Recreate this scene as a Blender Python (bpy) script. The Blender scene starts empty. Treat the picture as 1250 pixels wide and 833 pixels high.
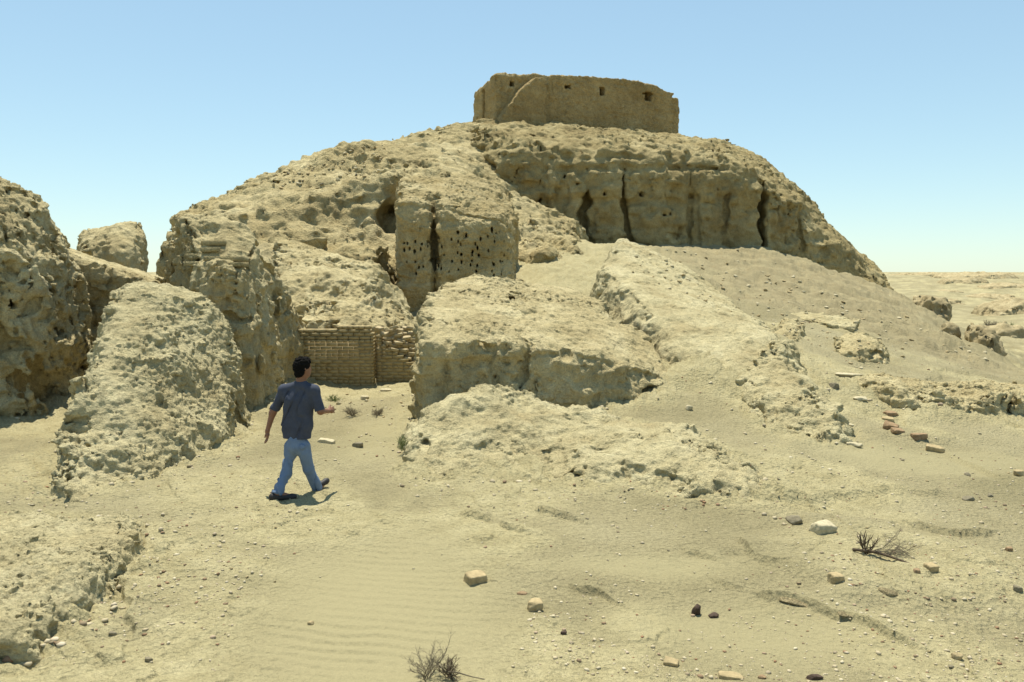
import bpy, math, random
import numpy as np
from mathutils import Vector
random.seed(11)
rng = np.random.default_rng(11)
scene = bpy.context.scene
COL = scene.collection
f4 = np.float32

# ------------------------------------------------------------------ camera model
FPX, CAMZ = 972.0, 2.7                     # focal length in pixels of the 1250 px wide photograph, eye height
PITCH = math.atan((416.5 - 332.0) / FPX)
def ray(px, py):
    xc, yc = (px - 625.0) / FPX, (416.5 - py) / FPX
    return np.array([xc, math.cos(PITCH) + yc * math.sin(PITCH), -math.sin(PITCH) + yc * math.cos(PITCH)])
def W(px, py, d):                          # world point seen at a pixel, d metres north of the camera
    r = ray(px, py); r = r * (d / r[1])
    return (r[0], r[1], CAMZ + r[2])
def XY(px, d, py=400):
    return W(px, py, d)[:2]
def GZ(px, py, z=0.0):                     # world point seen at a pixel at height z
    r = ray(px, py); t = (z - CAMZ) / r[2]
    return (r[0] * t, r[1] * t, z)

# ------------------------------------------------------------------ noise
_R = (rng.random((64, 64, 64)).astype(f4) * 2 - 1)
_RF = _R.ravel()
def vnoise(p):                             # smooth lattice noise in about -1..1, p is (N,3)
    fl = np.floor(p); f = (p - fl).astype(f4); i = fl.astype(np.int64)
    u = f * f * f * (f * (f * 6 - 15) + 10)
    x0 = (i[:, 0] & 63) << 12; x1 = ((i[:, 0] + 1) & 63) << 12
    y0 = (i[:, 1] & 63) << 6;  y1 = ((i[:, 1] + 1) & 63) << 6
    z0 = i[:, 2] & 63;         z1 = (i[:, 2] + 1) & 63
    ux, uy, uz = u[:, 0], u[:, 1], u[:, 2]
    def L(a, b, t): return a + (b - a) * t
    c00 = L(_RF[x0 + y0 + z0], _RF[x1 + y0 + z0], ux); c10 = L(_RF[x0 + y1 + z0], _RF[x1 + y1 + z0], ux)
    c01 = L(_RF[x0 + y0 + z1], _RF[x1 + y0 + z1], ux); c11 = L(_RF[x0 + y1 + z1], _RF[x1 + y1 + z1], ux)
    return L(L(c00, c10, uy), L(c01, c11, uy), uz)
_a = 0.65; _b = 0.42
ROT = (np.array([[math.cos(_a), -math.sin(_a), 0], [math.sin(_a), math.cos(_a), 0], [0, 0, 1]]) @
       np.array([[1, 0, 0], [0, math.cos(_b), -math.sin(_b)], [0, math.sin(_b), math.cos(_b)]])).astype(f4)
def fbm(p, octv=4, gain=0.5, lac=2.03, billow=False):
    p = np.asarray(p, f4); out = np.zeros(len(p), f4); a = 1.0; s = 0.0
    for k in range(octv):
        p = p @ ROT + f4(7.31 * (k + 1))
        n = vnoise(p)
        if billow: n = np.abs(n) * 2.4 - 1
        out += a * n; s += a; a *= gain; p = p * f4(lac)
    return out / s
_J = rng.random((32768, 3)).astype(f4)
def worley(p):                             # first two cell distances, p is (N,3)
    p = np.asarray(p, f4)
    base = np.floor(p - 0.5).astype(np.int64)
    f1 = np.full(len(p), 9.0, f4); f2 = f1.copy()
    for dx in (0, 1):
        for dy in (0, 1):
            for dz in (0, 1):
                c = base + np.array([dx, dy, dz])
                h = ((c[:, 0] * 73856093) ^ (c[:, 1] * 19349663) ^ (c[:, 2] * 83492791)) & 32767
                q = c + 0.15 + 0.7 * _J[h] - p
                d = np.sqrt((q * q).sum(1)).astype(f4)
                f2 = np.minimum(f2, np.maximum(f1, d)); f1 = np.minimum(f1, d)
    return f1, f2
def sstep(a, b, x):
    t = np.clip((x - a) / (b - a), 0, 1); return t * t * (3 - 2 * t)
def smax(a, b, r):
    h = np.clip(0.5 + 0.5 * (a - b) / r, 0, 1); return b + (a - b) * h + r * h * (1 - h)
def smin(a, b, r): return -smax(-a, -b, r)

from concurrent.futures import ThreadPoolExecutor
POOL = ThreadPoolExecutor(4)
def chunked(fn, *arrs, size=50000):        # the same function over slices of long arrays, four at a time
    n = len(arrs[0]); cuts = [(i, min(i + size, n)) for i in range(0, n, size)]
    if not cuts: return fn(*arrs)
    return np.concatenate(list(POOL.map(lambda c: fn(*[a[c[0]:c[1]] for a in arrs]), cuts)))

class RBF:                                 # smooth height surface through scattered points
    def __init__(s, pts, lam=0.0):
        P = np.array(pts, float); s.P = P[:, :2]; n = len(P)
        D = np.linalg.norm(s.P[:, None] - s.P[None], axis=2) + lam * np.eye(n)
        Q = np.hstack([np.ones((n, 1)), s.P])
        A = np.block([[D, Q], [Q.T, np.zeros((3, 3))]])
        s.c = np.linalg.lstsq(A, np.concatenate([P[:, 2], np.zeros(3)]), rcond=None)[0]
    def __call__(s, x, y):
        out = s.c[-3] + s.c[-2] * x + s.c[-1] * y
        for (a, b), w in zip(s.P, s.c): out = out + w * np.sqrt((x - a) ** 2 + (y - b) ** 2 + 0.01)
        return out
def poly_sdf(poly, x, y):
    d = np.full(np.shape(x), 1e9); s = np.ones(np.shape(x)); n = len(poly)
    for i in range(n):
        ax, ay = poly[i]; bx, by = poly[i - 1]
        ex, ey = bx - ax, by - ay; wx, wy = x - ax, y - ay
        t = np.clip((wx * ex + wy * ey) / (ex * ex + ey * ey), 0, 1)
        d = np.minimum(d, (wx - ex * t) ** 2 + (wy - ey * t) ** 2)
        c1 = y >= ay; c2 = y < by; c3 = ex * wy > ey * wx
        s = np.where((c1 & c2 & c3) | (~c1 & ~c2 & ~c3), -s, s)
    return s * np.sqrt(d)

# ------------------------------------------------------------------ meshes
def mesh_from(name, v, faces, smooth=True):
    me = bpy.data.meshes.new(name); v = np.asarray(v, f4); faces = np.asarray(faces, np.int32)
    n, k = faces.shape
    me.vertices.add(len(v)); me.vertices.foreach_set('co', v.ravel())
    me.loops.add(n * k); me.loops.foreach_set('vertex_index', faces.ravel())
    me.polygons.add(n); me.polygons.foreach_set('loop_start', np.arange(0, n * k, k, dtype=np.int32))
    me.update(calc_edges=True)
    if smooth: me.polygons.foreach_set('use_smooth', np.ones(n, bool))
    me.validate(); me.update()
    return me
def link(name, me, mat, parent=None, loc=None):
    o = bpy.data.objects.new(name, me); COL.objects.link(o)
    if mat and not me.materials: me.materials.append(mat)
    if parent is not None: o.parent = parent
    if loc is not None: o.location = loc
    return o
def tag(o, label=None, cat=None, group=None, kind=None):
    if label: o['label'] = label
    if cat: o['category'] = cat
    if group: o['group'] = group
    if kind or cat: o['kind'] = kind or 'thing'
    return o
def empty(name, loc, label, cat, group=None):
    o = bpy.data.objects.new(name, None); COL.objects.link(o); o.location = loc; o.empty_display_size = 0.2
    return tag(o, label, cat, group)

EDG = [(0, 1), (2, 3), (4, 5), (6, 7), (0, 2), (1, 3), (4, 6), (5, 7), (0, 4), (1, 5), (2, 6), (3, 7)]
COR = np.array([(x, y, z) for x in (0, 1) for y in (0, 1) for z in (0, 1)])
def surface_nets(F, org, h):
    S = F < 0
    c = np.zeros(tuple(n - 1 for n in F.shape), np.int8)
    nx, ny, nz = c.shape
    for a, b, d in COR: c += S[a:a + nx, b:b + ny, d:d + nz]
    act = (c > 0) & (c < 8)
    ijk = np.argwhere(act); n = len(ijk)
    idx = np.full(act.shape, -1, np.int32); idx[act] = np.arange(n)
    V = [F[ijk[:, 0] + a, ijk[:, 1] + b, ijk[:, 2] + d] for a, b, d in COR]
    pos = np.zeros((n, 3)); cnt = np.zeros(n)
    for a, b in EDG:
        m = (V[a] < 0) != (V[b] < 0)
        t = V[a][m] / (V[a][m] - V[b][m])
        pos[m] += COR[a] + t[:, None] * (COR[b] - COR[a]); cnt[m] += 1
    pos = (pos / cnt[:, None] + ijk) * h + np.asarray(org)
    Q = []
    for ax in range(3):
        b, d = (ax + 1) % 3, (ax + 2) % 3
        sl0 = [slice(None)] * 3; sl1 = [slice(None)] * 3
        sl0[ax] = slice(0, -1); sl1[ax] = slice(1, None)
        for q in (b, d): sl0[q] = sl1[q] = slice(1, -1)
        A, B = S[tuple(sl0)], S[tuple(sl1)]
        e = np.argwhere(A != B)
        if not len(e): continue
        inside = A[e[:, 0], e[:, 1], e[:, 2]]
        e[:, b] += 1; e[:, d] += 1
        def g(ob, od):
            k = e.copy(); k[:, b] -= ob; k[:, d] -= od
            return idx[k[:, 0], k[:, 1], k[:, 2]]
        q = np.stack([g(1, 1), g(0, 1), g(0, 0), g(1, 0)], 1)
        q[~inside] = q[~inside][:, ::-1]
        Q.append(q)
    return pos, np.concatenate(Q)
def biggest(v, q, share=0.05):             # drop loose crumbs
    n = len(v); lab = np.arange(n)
    e0 = np.concatenate([q[:, 0], q[:, 1], q[:, 2]]); e1 = np.concatenate([q[:, 1], q[:, 2], q[:, 3]])
    while True:
        a, b = lab[e0], lab[e1]; m = np.minimum(a, b); new = lab.copy()
        np.minimum.at(new, a, m); np.minimum.at(new, b, m)
        while True:
            nn = new[new]
            if (nn == new).all(): break
            new = nn
        if (new == lab).all(): break
        lab = new
    cnt = np.bincount(lab, minlength=n); keep = cnt[lab] >= share * cnt.max()
    mp = np.cumsum(keep) - 1
    return v[keep], mp[q[keep[q[:, 0]]]]
def vnormals(v, q):
    fn = np.cross(v[q[:, 2]] - v[q[:, 0]], v[q[:, 3]] - v[q[:, 1]]); n = np.zeros_like(v)
    for k in range(4):
        for a in range(3): n[:, a] += np.bincount(q[:, k], fn[:, a], len(v))
    return n / (np.linalg.norm(n, axis=1, keepdims=True) + 1e-12)

class Block:                               # plan outline + sculpted top + leaning sides
    def __init__(s, poly, top, z0=-0.6, batter=0.1, r=0.3, lam=0.0, zref=None):
        s.poly = poly; s.top = RBF(top, lam) if len(top) > 3 else None
        s.pts = top; s.z0 = z0; s.batter = batter; s.r = r; s.zref = z0 if zref is None else zref
        s.tmax = max(t[2] for t in top); s.flat = np.mean([t[2] for t in top])
    def bbox(s, pad):
        P = np.array(s.poly); e = pad + max(0, -s.batter) * (s.tmax - s.z0)
        e += max(0, s.batter * (s.zref - s.z0))
        return np.array([P[:, 0].min() - e, P[:, 1].min() - e, s.z0]), np.array([P[:, 0].max() + e, P[:, 1].max() + e, s.tmax + pad])
    def eval(s, X, Y, Z):
        d2 = poly_sdf(s.poly, X, Y)[:, :, None]
        tp = (s.top(X, Y) if s.top else np.full(X.shape, s.flat))
        gx, gy = np.gradient(tp, X[1, 0] - X[0, 0], Y[0, 1] - Y[0, 0])
        k = 1 / np.sqrt(1 + np.minimum(gx ** 2 + gy ** 2, 6))
        side = (d2 + s.batter * (Z - s.zref)) / math.sqrt(1 + s.batter ** 2)
        t = (Z - tp[:, :, None]) * k[:, :, None]
        return smax(side, t, s.r).astype(f4), side > t - 0.15

def ellip(P, c, r, rotz=0.0):
    q = P - np.asarray(c); ca, sa = math.cos(rotz), math.sin(rotz)
    x = q[:, 0] * ca + q[:, 1] * sa; y = -q[:, 0] * sa + q[:, 1] * ca
    k = np.sqrt((x / r[0]) ** 2 + (y / r[1]) ** 2 + (q[:, 2] / r[2]) ** 2)
    return (k - 1) * min(r)
def capsule(P, a, b, ra, rb):
    a = np.asarray(a, float); b = np.asarray(b, float); ab = b - a
    t = np.clip(((P - a) @ ab) / (ab @ ab), 0, 1)
    return np.linalg.norm(P - a - t[:, None] * ab, axis=1) - (ra + (rb - ra) * t)

def sculpt(blocks, h, s=1.0, amp=1.0, gully=1.0, clod=1.0, pit=1.0, strata=0.6, fine=1.0, lump=1.0, carve=None, join=0.4, pad=0.7, off=0.0, topamp=0.5, chunk=1.0, rmin=0.3):
    lo = np.min([b.bbox(pad)[0] for b in blocks], 0); hi = np.max([b.bbox(pad)[1] for b in blocks], 0)
    n = np.ceil((hi - lo) / h).astype(int) + 1
    xs, ys, zs = [(lo[k] + h * np.arange(n[k])).astype(f4) for k in range(3)]
    X, Y = np.meshgrid(xs, ys, indexing='ij'); Z = zs[None, None, :]
    F = None
    for b in blocks:
        f, sd = b.eval(X, Y, Z)
        if F is None: F, SD = f, sd
        else: SD = np.where(f < F, sd, SD); F = smin(F, f, join).astype(f4)
    band = (F > -(0.95 * s * amp + 2 * h)) & (F < 0.45 * s * amp + 2 * h)
    I = np.argwhere(band)
    P = np.stack([xs[I[:, 0]], ys[I[:, 1]], zs[I[:, 2]]], 1).astype(f4)
    side = SD[band].astype(f4); f = F[band]
    def erode(P, side):
        q = P / f4(s) + f4(off)
        wv = np.stack([vnoise(q * 1.7 + 31), vnoise(q * 1.7 + 57), vnoise(q * 1.7 + 83)], 1) * f4(0.28)
        w = topamp + (1 - topamp) * side
        e = lump * 0.26 * fbm(q * 0.9, 3, billow=True) * w
        if gully:
            g = vnoise((q + wv) * np.array([1.25, 1.25, 0.2], f4) + 11)
            g2 = vnoise((q + wv) * np.array([2.9, 2.9, 0.5], f4) + 41)
            e += gully * side * (0.42 * np.clip(1 - np.abs(g) * 4.5, 0, 1) ** 1.5 + 0.13 * np.clip(1 - np.abs(g2) * 4, 0, 1))
        rough = rmin + (1 - rmin) * sstep(-.35, .25, vnoise(q * 0.7 + 91))      # crumbly patches and smoother ones
        f1, f2 = worley((q + wv * 0.5) * 3.1)
        mm = sstep(-.3, .3, vnoise(q * 1.1 + 61)); e += clod * (f1 - 0.5) * w * rough * (0.17 * mm - 0.13 * (1 - mm))
        f1, f2 = worley((q + wv * 0.4) * 8.5 * chunk + 5)
        e += clod * rough * ((0.08 - 0.10 * (1 - mm)) * (f1 - 0.5) + 0.035 * np.clip(1 - (f2 - f1) * 5, 0, 1)) * (0.55 + 0.45 * w)
        e += fine * (0.085 * fbm(q * 4.2 + 3, 4, 0.66) + 0.045 * rough * fbm(q * 11.0 + 13, 2, 0.6, billow=True))
        st = vnoise((q + 0.3 * wv) * np.array([0.35, 0.35, 4.6], f4) + 19)
        if strata: st2 = vnoise((q + 0.25 * wv) * np.array([0.8, 0.8, 10.0], f4) + 47); e += strata * (.35 + .65 * side) * (0.05 * st + 0.06 * sstep(.05, .11, st) + .035 * sstep(.1, .18, st2))
        if pit:
            m = vnoise(q * 0.8 + 71)
            e += pit * rough * 0.4 * sstep(0.38, 0.56, vnoise((q + wv * 1.5) * np.array([2.6, 2.6, 2.6], f4) + 23) + .3 * vnoise(q * 9 + 7)) * (0.3 + 0.7 * side) * sstep(-0.3, 0.3, m)
            e += pit * rough * 0.15 * sstep(0.38, 0.52, vnoise((q + wv * .6) * 6.3 + 29) + .2 * vnoise(q * 19 + 3)) * (0.45 + 0.55 * side)
        return (amp * s * e).astype(f4)
    f = f + chunked(erode, P, side)
    if carve: f = carve(P, f)
    F[band] = f
    v, qd = surface_nets(F, lo, h)
    v, qd = biggest(v, qd)
    nn = vnormals(v, qd)
    v = v + nn * (fine * 0.8 * h * fbm(v / (3.2 * h), 2, 0.6))[:, None]
    return v, qd
def make(name, blocks, h, mat, label=None, cat=None, parent=None, group=None, **kw):
    v, q = sculpt(blocks, h, **kw)
    if parent is None:
        c = np.array([v[:, 0].mean(), v[:, 1].mean(), v[:, 2].min()])
        o = link(name, mesh_from(name, v - c, q), mat, None, c)
    else:
        o = link(name, mesh_from(name, v - np.array(parent.location), q), mat, parent)
    return tag(o, label, cat, group)

# ------------------------------------------------------------------ materials
class N:
    def __init__(s, name):
        s.m = bpy.data.materials.new(name); s.m.use_nodes = True; s.t = s.m.node_tree; s.t.nodes.clear()
        s.out = s.n('ShaderNodeOutputMaterial'); s.p = s.n('ShaderNodeBsdfPrincipled')
        s.l(s.p.outputs[0], s.out.inputs[0]); s.p.inputs['Roughness'].default_value = 0.95
        s.p.inputs['Specular IOR Level'].default_value = 0.15
        s.co = s.n('ShaderNodeTexCoord').outputs['Object']
    def n(s, t, **kw):
        k = s.t.nodes.new(t)
        for a, b in kw.items(): setattr(k, a, b)
        return k
    def l(s, a, b): s.t.links.new(a, b)
    def noise(s, scale, detail=4, rough=0.55, vec=None, dist=0.0):
        k = s.n('ShaderNodeTexNoise'); s.l(vec or s.co, k.inputs['Vector'])
        k.inputs['Scale'].default_value = scale; k.inputs['Detail'].default_value = detail; k.inputs['Roughness'].default_value = rough
        k.inputs['Distortion'].default_value = dist
        return k.outputs['Fac']
    def voro(s, scale, feature='F1', vec=None, out='Distance'):
        k = s.n('ShaderNodeTexVoronoi', feature=feature); s.l(vec or s.co, k.inputs['Vector']); k.inputs['Scale'].default_value = scale
        return k.outputs[out]
    def ramp(s, fac, stops):
        k = s.n('ShaderNodeValToRGB'); s.l(fac, k.inputs[0]); e = k.color_ramp.elements
        while len(e) < len(stops): e.new(0.5)
        for q, (p, c) in zip(e, stops):
            q.position = p; q.color = (c if len(c) == 4 else (*c, 1)) if hasattr(c, '__len__') else (c, c, c, 1)
        return k.outputs[0]
    def mix(s, fac, a, b, mode='MIX'):
        k = s.n('ShaderNodeMix', data_type='RGBA', blend_type=mode)
        for sock, v in ((k.inputs[0], fac), (k.inputs[6], a), (k.inputs[7], b)):
            if hasattr(v, 'is_linked'): s.l(v, sock)
            elif hasattr(v, '__len__'): sock.default_value = (*v, 1)
            else: sock.default_value = v
        return k.outputs[2]
    def math(s, op, a, b=0.0, clamp=False):
        k = s.n('ShaderNodeMath', operation=op, use_clamp=clamp)
        for sock, v in ((k.inputs[0], a), (k.inputs[1], b)):
            if hasattr(v, 'is_linked'): s.l(v, sock)
            else: sock.default_value = v
        return k.outputs[0]
    def attr(s, name):
        k = s.n('ShaderNodeAttribute'); k.attribute_name = name; return k
    def bump(s, h, dist, strength=1.0, prev=None):
        k = s.n('ShaderNodeBump'); s.l(h, k.inputs['Height']); k.inputs['Distance'].default_value = dist; k.inputs['Strength'].default_value = strength
        if prev is not None: s.l(prev, k.inputs['Normal'])
        return k.outputs[0]

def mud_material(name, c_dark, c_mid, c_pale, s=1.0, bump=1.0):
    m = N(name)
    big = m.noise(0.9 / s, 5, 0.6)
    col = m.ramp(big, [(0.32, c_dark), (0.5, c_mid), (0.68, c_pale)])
    med = m.noise(6.0 / s, 5, 0.65)
    col = m.mix(0.55, col, m.ramp(med, [(0.3, 0.32), (0.5, 0.5), (0.72, 0.66)]), 'OVERLAY')
    fin = m.noise(34.0 / s, 3, 0.7)
    col = m.mix(0.5, col, m.ramp(fin, [(0.3, 0.3), (0.5, 0.5), (0.7, 0.68)]), 'OVERLAY')
    sp = m.voro(16.0 / s, 'F1')                       # pale sherds and straw crumbs
    col = m.mix(m.math('MULTIPLY', m.ramp(sp, [(0.0, 1.0), (0.16, 0.0)]), m.ramp(m.noise(3.0 / s), [(0.5, 0.0), (0.6, 0.6)])), col, c_pale)
    m.l(col, m.p.inputs['Base Color'])
    b = m.bump(m.noise(9.0 / s, 6, 0.7), 0.06 * s * bump)
    b = m.bump(m.voro(30.0 / s), 0.016 * s * bump, 1.0, b)
    b = m.bump(m.noise(70.0 / s, 4, 0.75), 0.015 * s * bump, 1.0, b)
    m.l(b, m.p.inputs['Normal'])
    return m.m
MUD = mud_material('dry_mud', (0.381, 0.309, 0.158), (0.476, 0.399, 0.215), (0.571, 0.492, 0.284))
MUDFAR = mud_material('ziggurat_mud', (0.361, 0.286, 0.138), (0.456, 0.375, 0.193), (0.552, 0.468, 0.261), s=2.4)
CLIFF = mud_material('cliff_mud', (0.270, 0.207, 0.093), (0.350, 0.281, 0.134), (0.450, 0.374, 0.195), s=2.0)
CRUST = mud_material('pale_crust', (0.388, 0.321, 0.170), (0.467, 0.404, 0.227), (0.546, 0.482, 0.286), s=0.8)
BROWN = mud_material('brown_crust', (0.290, 0.231, 0.125), (0.380, 0.310, 0.172), (0.480, 0.404, 0.237), s=1.0)
FORT = mud_material('rough_brick', (0.37, 0.265, 0.115), (0.46, 0.345, 0.16), (0.54, 0.43, 0.225), s=3.2, bump=1.3)

def ground_material():
    m = N('sand')
    crust = m.attr('crust').outputs['Fac']; talus = m.attr('talus').outputs['Fac']; sand = m.attr('drift').outputs['Fac']
    big = m.noise(0.35, 5, 0.6)
    col = m.ramp(big, [(0.28, (0.222, 0.193, 0.102)), (0.5, (0.291, 0.253, 0.141)), (0.72, (0.355, 0.313, 0.183))])
    col = m.mix(crust, col, m.ramp(m.noise(2.5, 6, 0.7), [(0.3, (0.306, 0.263, 0.137)), (0.55, (0.395, 0.346, 0.192)), (0.75, (0.464, 0.409, 0.237))]))
    col = m.mix(talus, col, m.ramp(m.noise(1.2, 5, 0.65), [(0.3, (0.238, 0.199, 0.109)), (0.6, (0.315, 0.267, 0.149)), (0.8, (0.404, 0.344, 0.196))]))
    col = m.mix(sand, col, (0.286, 0.252, 0.139))
    rough = m.math('SUBTRACT', 1.0, m.math('MULTIPLY', sand, 0.75))
    fin = m.ramp(m.noise(24.0, 5, 0.75), [(0.3, 0.3), (0.5, 0.5), (0.7, 0.66)])
    col = m.mix(m.math('MULTIPLY', rough, 0.5), col, fin, 'OVERLAY')
    f2 = m.ramp(m.noise(120.0, 2, 0.6), [(0.3, 0.36), (0.5, 0.5), (0.7, 0.62)])
    col = m.mix(0.4, col, f2, 'OVERLAY')
    sp = m.voro(13.0)
    mask = m.math('MULTIPLY', m.ramp(sp, [(0.0, 1.0), (0.09, 0.0)]), m.math('MULTIPLY', rough, m.ramp(m.noise(1.4, 4), [(0.48, 0.0), (0.56, 0.8)])))
    col = m.mix(mask, col, m.ramp(m.voro(13.0, out='Color'), [(0.0, (0.62, 0.56, 0.40)), (0.62, (0.60, 0.53, 0.38)), (0.68, (0.22, 0.13, 0.075)), (1.0, (0.15, 0.12, 0.08))]))
    m.l(col, m.p.inputs['Base Color'])
    b = m.bump(m.math('MULTIPLY', m.noise(7.0, 6, 0.7), rough), 0.075)
    b = m.bump(m.math('MULTIPLY', m.voro(22.0), rough), 0.02, 1.0, b)
    b = m.bump(m.noise(90.0, 3, 0.7), 0.006, 1.0, b)
    m.l(b, m.p.inputs['Normal'])
    return m.m
SAND = ground_material()

def plain(name, col, rough=0.8, var=0.25, scale=20.0, bump=0.0, spec=0.3):
    m = N(name)
    n = m.ramp(m.noise(scale, 5, 0.65), [(0.3, tuple(c * (1 - var) for c in col)), (0.7, tuple(min(1, c * (1 + var)) for c in col))])
    m.l(n, m.p.inputs['Base Color']); m.p.inputs['Roughness'].default_value = rough
    m.p.inputs['Specular IOR Level'].default_value = spec
    if bump: m.l(m.bump(m.noise(scale * 1.5, 5, 0.7), bump), m.p.inputs['Normal'])
    return m.m

# ------------------------------------------------------------------ ground height
gp = []
for a in [(620, 833, 0), (420, 833, 0), (1000, 833, -.03), (1250, 833, -.06), (0, 833, .05), (100, 640, .06), (0, 615, .02), (250, 570, .06), (20, 540, 0),
          (360, 612, 0), (440, 560, 0), (430, 520, .02), (600, 650, 0), (480, 700, -.03), (800, 650, .0), (900, 640, 0), (1000, 600, .05), (1150, 600, .02), (1250, 600, -.06),
          (1250, 720, -.05), (1050, 700, .04), (850, 730, -.05), (950, 790, -.1), (700, 700, .05), (720, 800, .04), (1150, 780, .03)]:
    gp.append(GZ(*a))
for a in [(375, 475, 19), (500, 468, 19.5), (440, 475, 19.2), (1000, 475, 15), (1250, 492, 17), (1100, 525, 13.5), (880, 487, 14.5), (850, 450, 16), (1180, 520, 14.2),
          (930, 300, 46), (830, 300, 45), (1000, 332, 43), (900, 350, 32), (830, 340, 30), (960, 400, 22), (1050, 400, 26), (1050, 445, 19), (1150, 445, 21), (1100, 385, 34),
          (1085, 352, 47), (1140, 380, 40), (1215, 434, 31), (1252, 462, 27), (1180, 420, 30), (1190, 470, 19), (690, 290, 42), (640, 330, 33), (740, 300, 43), (560, 400, 26), (900, 410, 21)]:
    gp.append(W(*a))
for px, d, z in [(1400, 24, -1.6), (1330, 32, -2.6), (1260, 42, -2.8), (1180, 55, -2.8), (1120, 62, -2.4), (1500, 40, -3), (1250, 75, -3), (1050, 90, -3), (700, 95, -3), (200, 95, -3),
                 (-300, 40, -1), (-200, 25, -.2), (-150, 15, 0), (0, 28, 0), (150, 30, .2), (100, 50, -.5), (0, 17, .02), (120, 18, .1), (1500, 15, -.5), (1500, 9, -.3), (-300, 9, 0.1), (-300, 6, .2), (1600, 6, -.2),
                 (600, 60, 3), (400, 60, 3), (800, 65, 3), (500, 30, 1.2), (300, 40, 1.0)]:
    x, y = XY(px, d); gp.append((x, y, z))
gp += [(0, 0, .95), (-3, 0, .9), (3, 0, .7), (0, 2.4, .55), (-2.5, 2.6, .5), (2.5, 2.6, .3), (0, -12, 1.2), (-14, -8, 1), (14, -8, .4), (0, -60, 0), (-60, 0, -1), (60, 0, -3), (-40, -40, 0), (40, -40, -1)]
GR = RBF(gp, -0.35)
APRON = [([(500, 13.0), (512, 12.75), (560, 12.9), (700, 13.6), (800, 14.4), (830, 15.2), (800, 17), (720, 20), (545, 20.5), (508, 15)], .16, .5),
         ([(494, 10.6), (530, 10.0), (620, 10.1), (700, 10.1), (760, 9.9), (850, 9.3), (925, 9.1), (935, 9.6), (890, 10.8), (850, 12.2), (760, 13.0), (640, 13.4), (530, 12.8)], .04, .3),
         ([(52, 9.35), (110, 9.4), (180, 10.2), (250, 11.4), (290, 12.8), (299, 13.8), (275, 15.2), (160, 15.2), (95, 12.8), (66, 10.6)], .08, .45),
         ([(222, 15.6), (290, 14.9), (312, 15.2), (335, 16.8), (352, 18.2), (372, 19.4), (376, 20.2), (335, 21), (215, 21.5)], .25, .5),
         ([(885, 14.9), (915, 13.6), (945, 12.5), (985, 11.9), (1035, 11.95), (1040, 12.6), (1000, 14), (1005, 15.6), (985, 17.2), (920, 17)], .05, .35),
         ([(1000, 15.4), (1060, 15.0), (1110, 14.4), (1180, 14.6), (1330, 14.9), (1340, 17.0), (1180, 16.6), (1060, 17)], .12, .5),
         ([(-160, 8.6), (40, 8.3), (120, 8.1), (168, 7.9), (165, 7.3), (120, 6.3), (70, 5.7), (20, 5.2), (-160, 4.8)], .05, .35),
         ([(705, 22), (740, 19.5), (800, 17), (830, 15.6), (900, 14.7), (955, 15.5), (960, 18), (900, 23), (800, 28), (720, 26.5)], .2, .8),
         ([(-160, 12.8), (-40, 13.9), (30, 14.4), (62, 15.0), (85, 16.0), (112, 17.4), (90, 20), (-160, 21)], .15, .5)]
APRON = [([XY(*p) for p in a], b, c) for a, b, c in APRON]
def apron(x, y):
    z = 0 * x; near = 0 * x
    r = np.hypot(x, y); k = r < 34
    if not k.any(): return z, near
    zz = 0 * x[k]; nn = 0 * zz
    for pl, hgt, rad in APRON:
        d = np.maximum(poly_sdf(pl, x[k], y[k]), 0)
        g = np.exp(-d / rad); zz = np.maximum(zz, hgt * g); nn = np.maximum(nn, g)
    z[k] = zz; near[k] = nn
    return z, near
def fourier(x, y):
    return np.stack([x, y, np.zeros_like(x)], 1).astype(f4)
LAKE = None
def ripple_mask(x, y):
    cx, cy, _ = GZ(465, 745)
    return sstep(1.35, .35, np.sqrt(((x - cx + .1 * (y - cy)) / 1.05) ** 2 + ((y - cy) / 1.9) ** 2) + .18 * vnoise(fourier(x, y) * 1.1 + 3))
LIPS = [[(830, 668), (900, 690), (960, 698), (1010, 692), (1060, 706)], [(865, 703), (940, 733), (1000, 744), (1080, 775), (1150, 802)], [(688, 716), (730, 728), (765, 752)],
        [(935, 610), (985, 620), (1045, 657)], [(560, 632), (600, 640), (650, 652)], [(1090, 640), (1160, 655), (1230, 650)], [(560, 605), (640, 625), (720, 640)], [(90, 700), (150, 735), (170, 790)]]
LIPS = [np.array([GZ(*p)[:2] for p in l]) for l in LIPS]
def lips(x, y):
    z = 0 * x; P = fourier(x, y)
    w = .16 * fbm(P / .35 + 8, 4, .6) + .12 * vnoise(P / .9 + 3); br = sstep(-.35, .15, vnoise(P / .45 + 66))
    for l in LIPS:
        l = l[np.argsort(l[:, 0])]
        d = y - np.interp(x, l[:, 0], l[:, 1]) + w
        win = sstep(l[0, 0] - .1, l[0, 0] + .25, x) * sstep(l[-1, 0] + .1, l[-1, 0] - .25, x)
        z = np.maximum(z, .075 * win * br * sstep(-.02, .025, d) * np.exp(-np.maximum(d, 0) / .45))
    return z
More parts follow.
